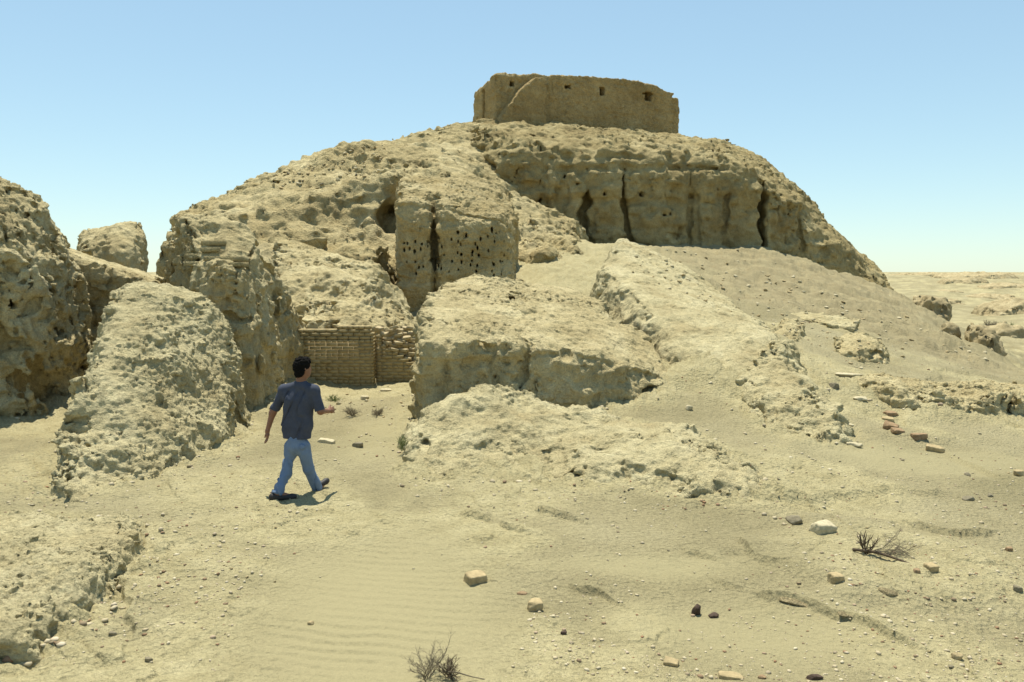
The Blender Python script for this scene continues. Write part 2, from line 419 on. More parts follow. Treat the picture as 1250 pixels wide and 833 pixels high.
def ground(x, y, detail=True):
    x = np.asarray(x, float); y = np.asarray(y, float)
    r = np.hypot(x, y)
    z = GR(x, y)
    far = sstep(62, 110, r)
    P = fourier(x, y)
    hills = -3.0 + 4.2 * sstep(90, 330, r) + 2.4 * fbm(P / 40 + 2, 3, .5) * sstep(60, 150, r) * (1 - sstep(280, 700, r)) + .9 * fbm(P / 11 + 9, 3, .55)
    hills = np.minimum(hills, 2.2) + 0.25 * vnoise(P / 60)
    z = z * (1 - far) + hills * far
    if not detail: return z
    near = 1 - sstep(60, 120, r)
    rip = ripple_mask(x, y); calm = 1 - .8 * rip
    e = .075 * fbm(P / 1.3, 4, .5) + .03 * fbm(P / .32 + 5, 3, .6) * sstep(-.25, .35, vnoise(P / 1.7 + 40))
    f1, f2 = worley(np.stack([x * 5 + .6 * vnoise(P * 3), y * 5 + .6 * vnoise(P * 3 + 9), 0 * x], 1))
    cr = crust_mask(x, y)
    e = e + cr * (.05 * (0.5 - f1) + .03) 
    # undercut edges where wind scoured the crust
    st = fbm(P / 1.9 + 77, 3, .5)
    e = e + .06 * sstep(.0, .05 + .25 * sstep(-.1, .3, vnoise(P * .9 + 50)), st) * sstep(4.5, 6.5, y) * (.15 + .85 * sstep(0.5, 2.5, x))
    st2 = fbm(P / .7 + 17, 3, .6)
    e = e + .028 * sstep(.12, .17, st2) * cr
    t = y * 46 + x * 7 + 2.3 * vnoise(P * 1.3 + 8) + 1.2 * vnoise(P * 3.1 + 2)
    z = z + near * e * calm + rip * (.0055 + .0035 * vnoise(P * 1.6 + 44)) * (np.sin(t) + .35 * np.sin(2 * t + .6))
    ap, nr_ = apron(x, y)
    z = z + ap * (.7 + .6 * vnoise(P * 1.1 + 33)) + near * nr_ * .09 * fbm(P / .35 + 21, 4, .6, billow=True)
    z = z + lips(x, y)
    tal = talus_mask(x, y)
    z = z + near * sstep(24, 30, r) * .25 * fbm(P / 2.1 + 70, 5, .6, billow=True)
    z = z + near * tal * .16 * fbm(P / 1.1 + 60, 5, .6)
    return z
def crust_mask(x, y):
    P = fourier(x, y)
    n = fbm(P / 2.4 + 15, 4, .55)
    c = sstep(.02, .32, n)
    for px, d, rr in [(680, 38, 7), (720, 32, 5), (640, 33, 5)]:
        cx, cy = XY(px, d); c = np.maximum(c, sstep(rr, rr * .4, np.hypot(x - cx, y - cy) + 1.5 * n))
    for px, py, rr in [(640, 790, .7), (1120, 690, 1.3), (150, 700, 1.6), (620, 610, 1.2), (300, 600, 1.6), (1150, 800, .8), (60, 580, 1.4)]:
        cx, cy, _ = GZ(px, py); c = np.maximum(c, sstep(rr, rr * .4, np.hypot(x - cx, (y - cy)) + .5 * n) * .9)
    c = np.maximum(c, .95 * sstep(.15, .7, apron(x, y)[1] + .35 * n))
    return c * (1 - ripple_mask(x, y))
TAL = [XY(790, 46), XY(960, 46), XY(1085, 49), XY(1150, 40), XY(1255, 26), XY(1240, 21), XY(1060, 24), XY(960, 25), XY(880, 28)]
def talus_mask(x, y):
    P = fourier(x, y)
    return sstep(2.0, -2.5, poly_sdf(TAL, x, y) + 1.6 * fbm(P / 3, 3))
def build_ground():
    th = np.concatenate([np.linspace(-180, -40, 110, endpoint=False), np.linspace(-40, 40, 1500), np.linspace(40, 180, 110)[1:]]) * math.pi / 180
    r = [0.4, .9, 1.5, 2.1, 2.7, 3.2, 3.6]
    while r[-1] < 4500:
        q = r[-1]; r.append(q + min(q * q / 2150 * 1.15, (.008 if q < 75 else .016 if q < 300 else .06) * q))
    r = np.array(r); nt, nr = len(th) - 1, len(r)
    T, Rr = np.meshgrid(th[:-1], r, indexing='ij')
    x = (Rr * np.sin(T)).ravel(); y = (Rr * np.cos(T)).ravel()
    z = chunked(ground, x, y)
    i = np.arange(nt)[:, None] * nr; j = ((np.arange(nt) + 1) % nt)[:, None] * nr; k = np.arange(nr - 1)[None]
    q = np.stack([i + k, i + k + 1, j + k + 1, j + k], 2).reshape(-1, 4)[:, ::-1]
    me = mesh_from('ground', np.stack([x, y, z], 1), q)
    for nm, fn in (('crust', crust_mask), ('talus', talus_mask), ('drift', ripple_mask)):
        a = me.attributes.new(nm, 'FLOAT', 'POINT'); val = chunked(fn, x, y)
        if nm == 'drift': val = np.clip(val + chunked(drift_extra, x, y), 0, 1)
        a.data.foreach_set('value', val.astype(f4))
    return tag(link('ground', me, SAND), kind='structure')
def drift_extra(x, y):
    P = fourier(x, y); c = 0 * x
    for px, py, rx, ry in [(900, 770, 1.1, .7), (470, 530, .9, 2.0), (1150, 560, 2.2, 1.0), (800, 690, 1.0, .35)]:
        cx, cy, _ = GZ(px, py); c = np.maximum(c, .8 * sstep(1.45, .25, np.hypot((x - cx) / rx, (y - cy) / ry) + .35 * fbm(P / 1.1 + 4, 3)))
    return c
GROUND = build_ground()

# ------------------------------------------------------------------ the ziggurat
ZIG = empty('ruined_ziggurat', (0, 50, 2), 'huge eroded mud-brick ziggurat mound rising to a ridge beneath the square ruin', 'ruin')
def wl(L): return [W(*a) for a in L]
def xl(L): return [XY(*a) for a in L]
def notched(base, cuts):                   # plan line broken by narrow vertical clefts
    out = []
    for i, (px, d) in enumerate(base):
        out.append((px, d))
    for px, w_, dep in cuts:
        d0 = np.interp(px, [b[0] for b in base], [b[1] for b in base])
        j = [k for k, q in enumerate(out) if q[0] > px][0]
        jl, jr = ((px * 13) % 7 - 3) * .09, ((px * 29) % 7 - 3) * .09
        out[j:j] = [(px - 1.5, d0 + jl), (px + 1.5, d0 + jr)]
    return out
front = notched([(600, 46.3), (640, 45.5), (700, 44.8), (730, 44.6), (780, 44.8), (850, 45), (910, 45.6), (960, 46.8), (1010, 49), (1080, 50)],
                [(627, 3, 1.0), (659, 3.5, 1.6), (688, 3, .8), (718, 5, 2.4), (768, 3, 1.5), (812, 2, .7), (845, 2.5, 1.3), (887, 2.5, 1.3), (938, 5, 2.2), (985, 5, 1.2)])
cliff = Block(xl([(560, 50)] + front + [(1098, 53), (1060, 72), (800, 80), (560, 80)]),
    wl([(600, 176, 47), (640, 172, 46.2), (660, 176, 46), (700, 186, 45.7), (720, 190, 45.5), (750, 180, 46), (790, 188, 46), (850, 192, 46), (900, 198, 47), (950, 228, 48), (1000, 270, 50), (1050, 314, 50.5), (1090, 348, 51),
        (600, 160, 52), (650, 158, 52), (720, 162, 52), (800, 175, 52.5), (870, 180, 53), (930, 205, 53.5),
        (600, 152, 56), (660, 152, 56), (720, 157, 57), (820, 168, 60), (880, 174, 60), (920, 190, 60), (960, 219, 58), (990, 248, 57), (1020, 285, 56), (1060, 325, 55), (600, 160, 75), (800, 185, 75), (1000, 290, 70), (1060, 330, 65)]),
    z0=0.5, batter=0.08, r=1.3)
shoulder = Block(xl([(192, 30), (260, 28.5), (340, 27.5), (470, 29.5), (500, 33), (600, 38), (640, 43), (690, 48), (690, 78), (300, 78), (222, 58), (203, 42)]),
    wl([(202, 280, 35), (230, 264, 37), (260, 253, 39), (330, 216, 43), (190, 315, 50), (250, 285, 54), (330, 240, 60), (400, 181, 47), (440, 176, 48), (480, 180, 49), (530, 166, 52), (580, 151, 56), (640, 150, 60),
        (200, 290, 31), (260, 280, 32), (300, 260, 35), (240, 300, 29.5), (480, 216, 41), (430, 222, 39), (400, 238, 37), (330, 255, 35), (330, 290, 31), (380, 300, 31), (340, 322, 28.5), (440, 300, 31.5), (460, 318, 30),
        (430, 219, 36.6), (485, 216, 36.4), (385, 238, 35.2), (335, 256, 34.4), (430, 285, 34.6), (478, 296, 34.4), (390, 283, 33.4), (350, 292, 32.4),
        (450, 200, 43), (555, 188, 47), (600, 172, 52), (585, 215, 42), (600, 262, 41), (640, 285, 42), (665, 262, 46), (300, 230, 70), (500, 175, 75), (200, 290, 55)]),
    z0=0.3, batter=0.1, r=0.6)
CRACKS = [(627, .1, .7, 46, 205), (659, .15, 1.6, 45.2, 180), (684, .08, .6, 44.9, 225), (718, .2, 2.2, 44.6, 205), (769, .13, 1.2, 44.7, 172), (845, .09, .9, 45, 200), (853, .07, .7, 45, 240), (889, .09, .8, 45.3, 215), (938, .16, 2.0, 46, 222), (985, .2, 1.0, 47.8, 260)]
CAVE = W(478, 268, 36.0)
def carve_cliff(P, f):
    x, y, z = P[:, 0], P[:, 1], P[:, 2]
    for i, (px, w_, dep, d0, ytop) in enumerate(CRACKS):
        a = W(px, 260, d0); k = np.abs(x - a[0]) < 1.6
        q = P[k]; wob = .35 * vnoise(np.stack([0 * q[:, 2] + i * 9.3, q[:, 2] * 0, q[:, 2] * .55], 1)) + .1 * vnoise(np.stack([0 * q[:, 2] + i * 5.1, q[:, 1] * 0, q[:, 2] * 2], 1))
        t = np.clip(1 - (q[:, 1] - d0 - .3) / dep, 0, 1); var = .55 + 1.2 * vnoise(np.stack([0 * q[:, 2] + i * 3.7, q[:, 2] * 0, q[:, 2] * .9 + 4], 1))
        slot = np.maximum(np.abs(q[:, 0] - a[0] - wob) - w_ * .75 * np.maximum(var, .1) * (.35 + .65 * t), (q[:, 1] - d0 - dep - (z[k] - a[2]) * .12) * .5)
        slot = np.maximum(slot, z[k] - W(px, ytop, d0 + 1)[2]); f[k] = np.maximum(f[k], -slot)
    zs_ = W(780, 238, 45)[2] + .5 * vnoise(np.stack([x * .35, y * 0, z * 0 + 3], 1))          # smooth lower courses stand back under the crumbled upper part
    f = f + .16 * sstep(.12, -.12, z - zs_) * sstep(-6, -2, x - W(960, 260, 46)[0]) ** 0
    return carve_core(P, f)
def carve_core(P, f):
    d = ellip(P, CAVE, (.55, 3.4, .72)) ; f = np.maximum(f, -d)
    d = capsule(P, W(497, 218, 37.5), W(474, 290, 33.5), .3, .7); f = smax(f, -d, .35)
    for px, py, rr in [(737, 238, .11), (784, 236, .14), (850, 238, .13), (811, 263, .12), (818, 262, .1), (705, 225, .1), (690, 215, .1)]:
        d = ellip(P, W(px, py, 45.3), (rr, 1.8, rr * 1.1)); f = np.maximum(f, -d)
    return f
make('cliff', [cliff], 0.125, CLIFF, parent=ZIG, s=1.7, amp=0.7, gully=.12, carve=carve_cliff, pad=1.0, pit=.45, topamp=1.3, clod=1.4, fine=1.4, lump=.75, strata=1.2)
make('shoulder', [shoulder], 0.14, MUDFAR, parent=ZIG, s=1.8, amp=0.85, gully=1.1, strata=1.3, carve=carve_core, pad=1.0, pit=1.1, topamp=.8, clod=1.3, fine=1.3)
debris = Block(xl([(585, 38), (640, 35.5), (720, 37), (730, 44.8), (640, 47), (590, 45)]), wl([(605, 222, 45), (650, 250, 44.6), (700, 272, 44), (720, 280, 44.4), (620, 274, 40.5), (600, 255, 41), (660, 284, 40), (700, 292, 39), (640, 312, 36), (620, 303, 37), (715, 304, 38), (600, 285, 38)]), z0=.5, batter=.3, r=.4, zref=2)
make('scree', [debris], 0.11, MUDFAR, parent=ZIG, s=1.5, amp=.8, gully=.6, pit=.8, topamp=.9, clod=1.5, fine=1.3)

bast = Block(xl([(486, 29.6), (527, 29.2), (529, 30.6), (532, 30.6), (535, 29.4), (600, 29.9), (622, 30.4), (626, 33), (632, 36), (590, 37), (490, 36)]),
    wl([(492, 244, 30), (520, 236, 31), (560, 234, 31.5), (600, 246, 32), (618, 268, 31), (500, 222, 35), (560, 217, 37), (600, 228, 36), (620, 262, 35), (580, 212, 40), (630, 285, 34)]), z0=-.2, batter=.02, r=.4, zref=3)
HOLES = []
hr = np.random.default_rng(5)
for row in range(5):
    for c in range(13):
        if hr.random() < .6:
            HOLES.append((536 + c * 7 + hr.normal(0, 3), 288 + row * 11 + hr.normal(0, 4), hr.uniform(.03, .042), hr.uniform(.045, .09)))
for row in range(4):
    for c in range(5):
        if hr.random() < .75: HOLES.append((491 + c * 8 + hr.normal(0, 2), 296 + row * 11 + hr.normal(0, 2.5), hr.uniform(.03, .042), hr.uniform(.045, .09)))
HOLES += [(559, 284, .06, .08), (600, 280, .05, .13)]
def carve_bast(P, f):
    x, z = P[:, 0], P[:, 2]
    for px, py, rx, rz in HOLES:
        c = W(px, py, 29.6)
        k = (np.abs(x - c[0]) < .5) & (np.abs(z - c[2]) < .5)
        if k.any(): f[k] = np.maximum(f[k], -ellip(P[k], c, (rx, 1.3, rz)))
    A = np.array(W(530.5, 262, 29.6)); B = np.array(W(530, 392, 29.2))
    d = capsule(P, A, B, .1, .1); f = np.maximum(f, -d)
    return f
make('bastion', [bast], 0.036, mud_material('bastion_mud', (0.360, 0.281, 0.130), (0.440, 0.355, 0.181), (0.520, 0.438, 0.242), s=1.6), parent=ZIG, s=1.2, amp=.5, gully=.4, clod=.9, carve=carve_bast, strata=.8, pit=.12, topamp=1.0, rmin=.8)

terr = Block(xl([(340, 20.35), (380, 20.2), (455, 20.5), (505, 20.9), (515, 24), (495, 29), (330, 30), (325, 21)]),
    wl([(360, 394, 20.6), (430, 390, 20.8), (480, 398, 20.9), (360, 379, 21.4), (420, 375, 21.8), (470, 374, 22), (355, 368, 22.9), (400, 363, 22.9), (450, 360, 22.9), (470, 366, 22.8), (485, 385, 23), (497, 402, 22),
        (350, 338, 23.5), (400, 334, 23.6), (455, 338, 23.6), (478, 356, 23.6), (350, 322, 27), (400, 312, 28.5), (460, 325, 28), (480, 365, 26), (500, 400, 25), (505, 405, 27)]), z0=-.3, batter=.05, r=.15)
tubs = [Block(xl([(360, 20.9), (385, 20.9), (385, 22), (360, 22)]), [W(372, 372, 21)], z0=.5, batter=.02, r=.05),
        Block(xl([(395, 21.3), (440, 21.4), (440, 22.6), (395, 22.4)]), [W(420, 369, 21.5)], z0=.5, batter=.02, r=.05),
        Block(xl([(440, 21.6), (470, 21.8), (470, 23), (440, 23)]), [W(455, 364, 21.8)], z0=.5, batter=.02, r=.05)]
make('lower_terrace', [terr] + tubs, 0.045, MUD, parent=ZIG, s=1.0, amp=.85, gully=.9, join=.12, topamp=.8, strata=1.0)
ledge = []
for x0, x1, y0, d in [(338, 372, 303, 30.2), (345, 400, 292, 31.5), (340, 365, 322, 28), (310, 336, 294, 31)]:
    ledge.append(Block(xl([(x0, d), (x1, d + .2), (x1, d + 2), (x0, d + 2)]), [W((x0 + x1) / 2, y0, d)], z0=W(x0, y0, d)[2] - 1.0, batter=.03, r=.08))
make('masonry_ledge', ledge, 0.06, MUDFAR, parent=ZIG, s=1.0, amp=.35, gully=.2)

# ------------------------------------------------------------------ square ruin on the summit
FORTO = empty('summit_ruin', W(715, 160, 59), 'square brown brick ruin with small dark openings on the mound summit', 'ruin')
p0 = np.array(XY(604, 56.5, 120)); p1 = np.array(XY(833, 62.8, 120)); ux = (p1 - p0) / np.linalg.norm(p1 - p0); uy = np.array([-ux[1], ux[0]])
LEN = np.linalg.norm(p1 - p0)
def FP(a, b): q = p0 + ux * a + uy * b; return (q[0], q[1])
def top_at(px, py):                        # height on the front wall plane
    r = ray(px, py); n = uy; t = (p0 @ n) / (r[0] * n[0] + r[1] * n[1]); return (r[0] * t, r[1] * t, CAMZ + r[2] * t)
prof = [(604, 91), (612, 86), (622, 88), (640, 91), (652, 88), (664, 92), (690, 91), (720, 93), (750, 95), (780, 98), (800, 103), (812, 110), (822, 113), (833, 116)]
tp = []
for px, py in prof:
    q = np.array(top_at(px, py)); tp.append(tuple(q)); tp.append((q[0] + uy[0] * 1.2, q[1] + uy[1] * 1.2, q[2]))
fw = Block([FP(0, 0), FP(LEN * .955, 0), FP(LEN * .955, 1.1), FP(0, 1.1)], tp, z0=11.0, batter=.015, r=.12)
OPEN = [(626, 102, .17, .18), (694, 106, .24, .13), (736, 111, .22, .30), (792, 117.5, .30, .34)]
def carve_fort(P, f):
    for px, py, rx, rz in OPEN:
        c = np.array(top_at(px, py)); q = P - c; dp = (q[:, 0] * uy[0] + q[:, 1] * uy[1]) - .92
        a = np.abs(q[:, 0] * ux[0] + q[:, 1] * ux[1]) - rx; b = np.abs(q[:, 2]) - rz
        f = np.maximum(f, -np.maximum(np.maximum(a, b), dp))
        if rx > .27: f = np.maximum(f, -np.maximum(np.maximum(np.abs(q[:, 0] * ux[0] + q[:, 1] * ux[1]) - .5, np.abs(q[:, 2] - .18) - .06), dp + .4))
    c = np.array(top_at(640, 148)); 
    return f
make('front_wall', [fw], 0.065, FORT, parent=FORTO, s=1.0, amp=.6, gully=.0, lump=.3, clod=1.0, pit=.25, carve=carve_fort, strata=.5, topamp=1.0)
zl = top_at(604, 91)[2]
lw = Block([FP(0.03, .0), FP(.03 + 1.1, 1.0), FP(1.1, 4.3), FP(.0, 4.3)], [(*FP(0, .0), zl), (*FP(1, .5), zl), (*FP(0, 2), zl - .1), (*FP(0, 4.2), zl - .4), (*FP(1, 4.2), zl - .45)], z0=11, batter=.01, r=.15)
def carve_side(P, f):
    q = P - np.array([*FP(0, 2.3), 13.6]); b = np.abs(q[:, 0] * uy[0] + q[:, 1] * uy[1]) - .22; a = np.abs(q[:, 0] * ux[0] + q[:, 1] * ux[1]) - .4
    return np.maximum(f, -np.maximum(np.maximum(a, b), np.abs(q[:, 2] - .5) - 1.7))
make('side_wall', [lw], 0.07, FORT, parent=FORTO, s=1.0, amp=.4, gully=.0, lump=.25, clod=.9, pit=.2, carve=carve_side, topamp=1.0)
zr = top_at(830, 118)[2]
rw = Block([FP(LEN * .93, .5), FP(LEN, .25), FP(LEN * 1.0, 4.4), FP(LEN - 1.1, 4.4)], [(*FP(LEN, .3), zr), (*FP(LEN, 5), zr - .8), (*FP(LEN - 1, .3), zr + .1), (*FP(LEN - 1, 5), zr - .8)], z0=11, batter=.01, r=.12)
make('side_wall', [rw], 0.07, FORT, parent=FORTO, s=1.0, amp=.4, gully=.0, lump=.25, clod=.9, pit=.2, topamp=1.0)
bk = Block([FP(1.2, 3.3), FP(LEN - .9, 3.3), FP(LEN - .9, 4.2), FP(1.2, 4.2)], [(*FP(0, 5.5), zl - 1.5), (*FP(LEN, 5.5), zr - .9), (*FP(LEN / 2, 5), zl - 1.6), (*FP(LEN / 2, 6), zl - 1.6)], z0=11, batter=.01, r=.15)
make('back_wall', [bk], 0.1, FORT, parent=FORTO, s=1.0, amp=.4, gully=.0, lump=.3, clod=.9, pit=.2, topamp=1.0)
b0 = top_at(606, 147); b1 = top_at(658, 95); b2 = top_at(662, 102)
def along(p): return (np.array(p[:2]) - p0) @ ux
A0, A1 = along(b0), along(b2)
bt = []
for px, py in [(606, 147), (612, 138), (620, 127), (630, 114), (642, 102), (650, 98), (657, 97), (663, 101)]:
    a = along(top_at(px, py)); z = top_at(px, py)[2]; bt += [(*FP(a, -.9), z), (*FP(a, .2), z + .05)]
make('sloping_buttress', [Block([FP(A0, -.75), FP(A1, -.75), FP(A1, .2), FP(A0, .2)], bt, z0=11.5, batter=.01, r=.08)], 0.065, FORT, parent=FORTO, s=1.0, amp=.42, gully=0, lump=.25, clod=.9, pit=.2, topamp=1.0)

# ------------------------------------------------------------------ eroded wall stumps and heaps round the mound
plat = Block(xl([(500, 13.0), (512, 12.75), (560, 12.9), (700, 13.6), (800, 14.4), (830, 15.2), (800, 17), (720, 20), (545, 20.5), (520, 18), (508, 15)]),
    wl([(508, 420, 13.2), (540, 398, 13.6), (600, 402, 13.9), (660, 415, 14.2), (720, 425, 14.5), (780, 440, 14.9), (820, 470, 15.3), (525, 380, 15), (600, 380, 15.5), (680, 385, 16), (740, 400, 16.5), (790, 425, 16.5),
        (540, 347, 18.5), (600, 341, 19.5), (680, 346, 20), (545, 342, 20), (620, 362, 17.5), (700, 365, 18.5)]), z0=-.4, batter=.07, r=.22)
def carve_plat(P, f):
    f = np.maximum(f, -ellip(P, W(798, 490, 14.5), (.3, .5, .3)))
    f = np.maximum(f, -ellip(P, W(692, 432, 13.75), (.13, .4, .16)))
    f = np.maximum(f, -ellip(P, W(622, 366, 17.6), (.14, .4, .1)))
    return f
make('wall_stump', [plat], 0.03, MUD, 'broad flat-topped mud-brick block with a steep shaded front in the centre', 'ruin', s=.9, amp=.7, gully=.35, pit=.8, carve=carve_plat, topamp=.35, strata=1.0)
ridge = Block(xl([(705, 22), (740, 19.5), (800, 17), (830, 15.6), (900, 14.7), (955, 15.5), (960, 18), (900, 23), (800, 28), (720, 26.5)]),
    wl([(715, 300, 24), (740, 290, 24.5), (760, 292, 26), (715, 325, 22), (730, 345, 20.5), (770, 350, 20), (830, 370, 19), (820, 330, 23), (880, 378, 19.5), (930, 412, 17), (940, 400, 19), (800, 410, 17), (860, 425, 16.3), (900, 445, 15.5), (950, 430, 16.5), (840, 455, 15.8), (800, 310, 27), (880, 362, 22)]),
    z0=-.4, batter=.35, r=.3, zref=1.0)
make('mud_ridge', [ridge], 0.036, CRUST, 'pale rounded mud ridge sloping down to the right behind the flat-topped block', 'mound', s=.8, amp=.5, clod=.7, gully=.5, pit=.7, topamp=.5)
heap = Block(xl([(494, 10.6), (530, 10.0), (620, 10.1), (700, 10.1), (760, 9.9), (850, 9.3), (925, 9.1), (935, 9.6), (890, 10.8), (850, 12.2), (760, 13.0), (640, 13.4), (530, 12.8), (498, 12.0)]),
    wl([(515, 505, 12), (545, 477, 12.3), (600, 478, 12.4), (640, 492, 12.6), (680, 512, 12.2), (740, 508, 12.6), (800, 518, 12.4), (505, 555, 11), (560, 545, 11), (620, 550, 11), (680, 550, 11), (740, 535, 10.9), (800, 534, 10.8), (860, 552, 10.3), (900, 574, 9.7), (920, 590, 9.4),
        (540, 590, 10.2), (620, 595, 10.2), (700, 572, 10.2), (780, 560, 10.1), (840, 570, 9.7)]), z0=-.4, batter=.5, r=.22, zref=.25)
def carve_heap(P, f):
    f = np.maximum(f, -ellip(P, W(517, 545, 11.0), (.09, .4, .07)))
    f = np.maximum(f, -ellip(P, W(703, 580, 10.2), (.08, .3, .05)))
    return f
make('mud_heap', [heap], 0.024, CRUST, 'low crumbling heap of pale mud in front of the flat-topped block', 'mound', s=.7, amp=.6, gully=.3, pit=.9, carve=carve_heap, topamp=.8, clod=1.3)

stumpC = Block(xl([(50, 8.6), (110, 8.65), (180, 9.6), (250, 11.4), (290, 12.8), (299, 13.8), (275, 15.2), (165, 15.2), (122, 12.8), (76, 10.6)]),
    wl([(150, 364, 13), (185, 356, 13.4), (215, 355, 13.6), (245, 361, 13.8), (132, 388, 12.6), (112, 425, 11.8), (95, 470, 10.9), (80, 515, 10.2), (60, 560, 9.5), (62, 590, 9.1), (200, 400, 12.2), (180, 450, 11.4), (150, 500, 10.7), (230, 470, 11.9), (120, 560, 9.9), (180, 545, 10.4), (240, 530, 11.4),
        (275, 400, 13.7), (285, 440, 13.4), (292, 490, 13.2), (270, 380, 14.5), (200, 360, 15)]), z0=-.4, batter=.06, r=.35, zref=.3)
def carve_C(P, f):
    f = smax(f, -(ellip(P, W(188, 424, 11.75), (.19, .35, .15)) + .06 * fbm(P * 6, 3)), .03)
    for px, py, d, r in [(98, 443, 11.3, .045), (185, 500, 10.6, .07), (88, 520, 10.2, .08), (245, 365, 13.6, .09), (215, 470, 11.5, .05)]:
        f = np.maximum(f, -ellip(P, W(px, py, d), (r, .3, r)))
    return f
make('wall_stump', [stumpC], 0.022, CRUST, 'lumpy pale mud-brick stump with rounded top left of the walking man', 'ruin', s=.75, amp=.62, gully=.35, pit=.8, clod=1.5, carve=carve_C, rmin=.6, topamp=.9, off=13.0)

stumpD = Block(xl([(222, 15.6), (290, 14.9), (312, 15.2), (335, 16.8), (352, 18.2), (372, 19.4), (376, 20.2), (335, 21), (215, 21.5), (197, 19)]),
    wl([(235, 268, 17.5), (265, 263, 17.5), (300, 275, 17), (320, 300, 16.8), (334, 330, 17.5), (350, 362, 18.8), (370, 395, 20), (210, 290, 18.5), (198, 300, 20), (230, 308, 16), (280, 318, 15.6), (300, 330, 15.5), (240, 330, 15.7), (255, 285, 16.6)]), z0=-.4, batter=.05, r=.25)
STUMPD = make('wall_stump', [stumpD], 0.032, MUD, 'tall mud stump with brick courses on its top, left of the tan brick wall', 'ruin', s=.9, amp=.7, gully=.75, pit=1.0, topamp=.8, off=29.0)

stumpA = Block(xl([(-160, 12.8), (-40, 13.9), (30, 14.4), (62, 15.0), (85, 16.0), (112, 17.4), (90, 20), (-160, 21)]),
    wl([(-120, 190, 16), (-60, 205, 16), (0, 222, 16), (30, 232, 16), (50, 250, 16), (68, 280, 16.3), (90, 310, 17), (108, 350, 17.5), (-60, 230, 14.4), (0, 250, 14.8), (40, 290, 15.2), (70, 320, 15.8), (-100, 200, 20), (60, 270, 20)]), z0=-.4, batter=.02, r=.4)
def carve_A(P, f):
    f = smax(f, -(ellip(P, W(54, 472, 15.2), (.28, .9, .75)) + .12 * fbm(P * 3.1, 4, .6)), .05)
    for px, py, r in [(18, 308, .1), (55, 345, .1), (20, 345, .08), (95, 330, .12), (75, 405, .13)]:
        f = np.maximum(f, -ellip(P, W(px, py, 15.2), (r, .8, r * 1.3)))
    return f
make('wall_stump', [stumpA], 0.032, MUD, 'tall pitted mud-brick stump cut off by the left edge', 'ruin', s=.95, amp=.75, gully=1.3, pit=2.0, carve=carve_A, rmin=.85, topamp=.8, off=3.0)
make('wall_stump', [Block(xl([(60, 18.2), (130, 18.4), (205, 18.8), (215, 22), (60, 22)]), wl([(70, 300, 20), (110, 315, 19.5), (150, 330, 19), (165, 330, 20), (200, 350, 19.5), (210, 345, 21), (110, 318, 21.5)]), z0=-.4, batter=.05, r=.2)],
     0.04, MUD, 'low rubbly wall remnant below the round knob', 'ruin', s=.9, amp=.6, gully=.5)
make('wall_stump', [Block(xl([(98, 23.6), (140, 23.4), (178, 23.8), (184, 25), (178, 28), (100, 28)]), wl([(106, 298, 24), (140, 275, 24.5), (165, 270, 25), (180, 276, 25.5), (183, 300, 24.5), (130, 282, 27), (170, 272, 27)]), z0=-.4, batter=.02, r=.45)],
     0.045, MUD, 'small round-topped mud knob standing against the sky', 'ruin', s=.9, amp=.55, gully=.5, off=8)
hl = Block(xl([(-160, 8.6), (40, 8.3), (120, 8.1), (168, 7.9), (165, 7.3), (120, 6.3), (70, 5.7), (20, 5.2), (-160, 4.8)]),
    wl([(0, 638, 8.1), (100, 630, 7.9), (155, 640, 7.6), (60, 655, 7.1), (135, 662, 6.9), (0, 668, 6.6), (100, 700, 6.1), (40, 735, 5.7), (-60, 668, 6.6), (-100, 640, 8)]), z0=-.4, batter=.3, r=.1, zref=.1)
make('mud_heap', [hl], 0.017, CRUST, 'low cracked mud bank in the bottom left corner', 'mound', s=.55, amp=.6, gully=.4, pit=.7, topamp=.7, clod=1.4, off=21)
G = Block(xl([(885, 14.9), (915, 13.6), (945, 12.5), (985, 11.9), (1035, 11.95), (1040, 12.6), (1000, 14), (1005, 15.6), (985, 17.2), (920, 17)]),
    wl([(900, 455, 15.2), (935, 425, 16), (965, 420, 16.2), (990, 440, 16), (925, 460, 14.6), (960, 455, 15), (990, 465, 15), (950, 480, 13.6), (985, 478, 13.4), (1010, 494, 12.9), (960, 512, 12.6), (1000, 516, 12.3), (1025, 520, 12.2), (890, 470, 15)]), z0=-.4, batter=.5, r=.15, zref=.3)
make('mud_heap', [G], 0.028, CRUST, 'dark-flanked mud heap right of the pale ridge with a narrow tail toward the camera', 'mound', s=.7, amp=.65, gully=.6, pit=1.0, topamp=.8, off=33, clod=1.3)
H = Block(xl([(1000, 15.4), (1060, 15.0), (1110, 14.4), (1180, 14.6), (1330, 14.9), (1340, 17.0), (1180, 16.6), (1060, 17)]),
    wl([(1010, 474, 15.8), (1050, 462, 15.8), (1085, 464, 15.4), (1115, 472, 15.1), (1145, 484, 15), (1175, 487, 15), (1205, 478, 15.2), (1245, 476, 15.4), (1290, 488, 15.4), (1320, 482, 15.6), (1060, 458, 16.6), (1130, 470, 16.4), (1200, 468, 16.4), (1320, 478, 16.6)]), z0=-.4, batter=.7, r=.15, zref=.3)
make('mud_bank', [H], 0.026, MUD, 'long low crusty bank running off the right edge below the talus slope', 'mound', s=.6, amp=.8, gully=.9, pit=1.2, topamp=.8, off=51, clod=1.4)
make('mud_hummock', [Block(xl([(1014, 19.4), (1050, 18.9), (1080, 19.2), (1090, 20.4), (1040, 21.6), (1015, 20.6)]), wl([(1028, 416, 20), (1050, 412, 20.2), (1068, 416, 20), (1055, 424, 19.3), (1082, 434, 19.8), (1018, 430, 19.9)]), z0=-.1, batter=.3, r=.12, zref=.6)],
     0.03, MUD, 'isolated little crumbling hummock on the right-hand slope', 'mound', s=.45, amp=.55, pit=1.0, off=61)
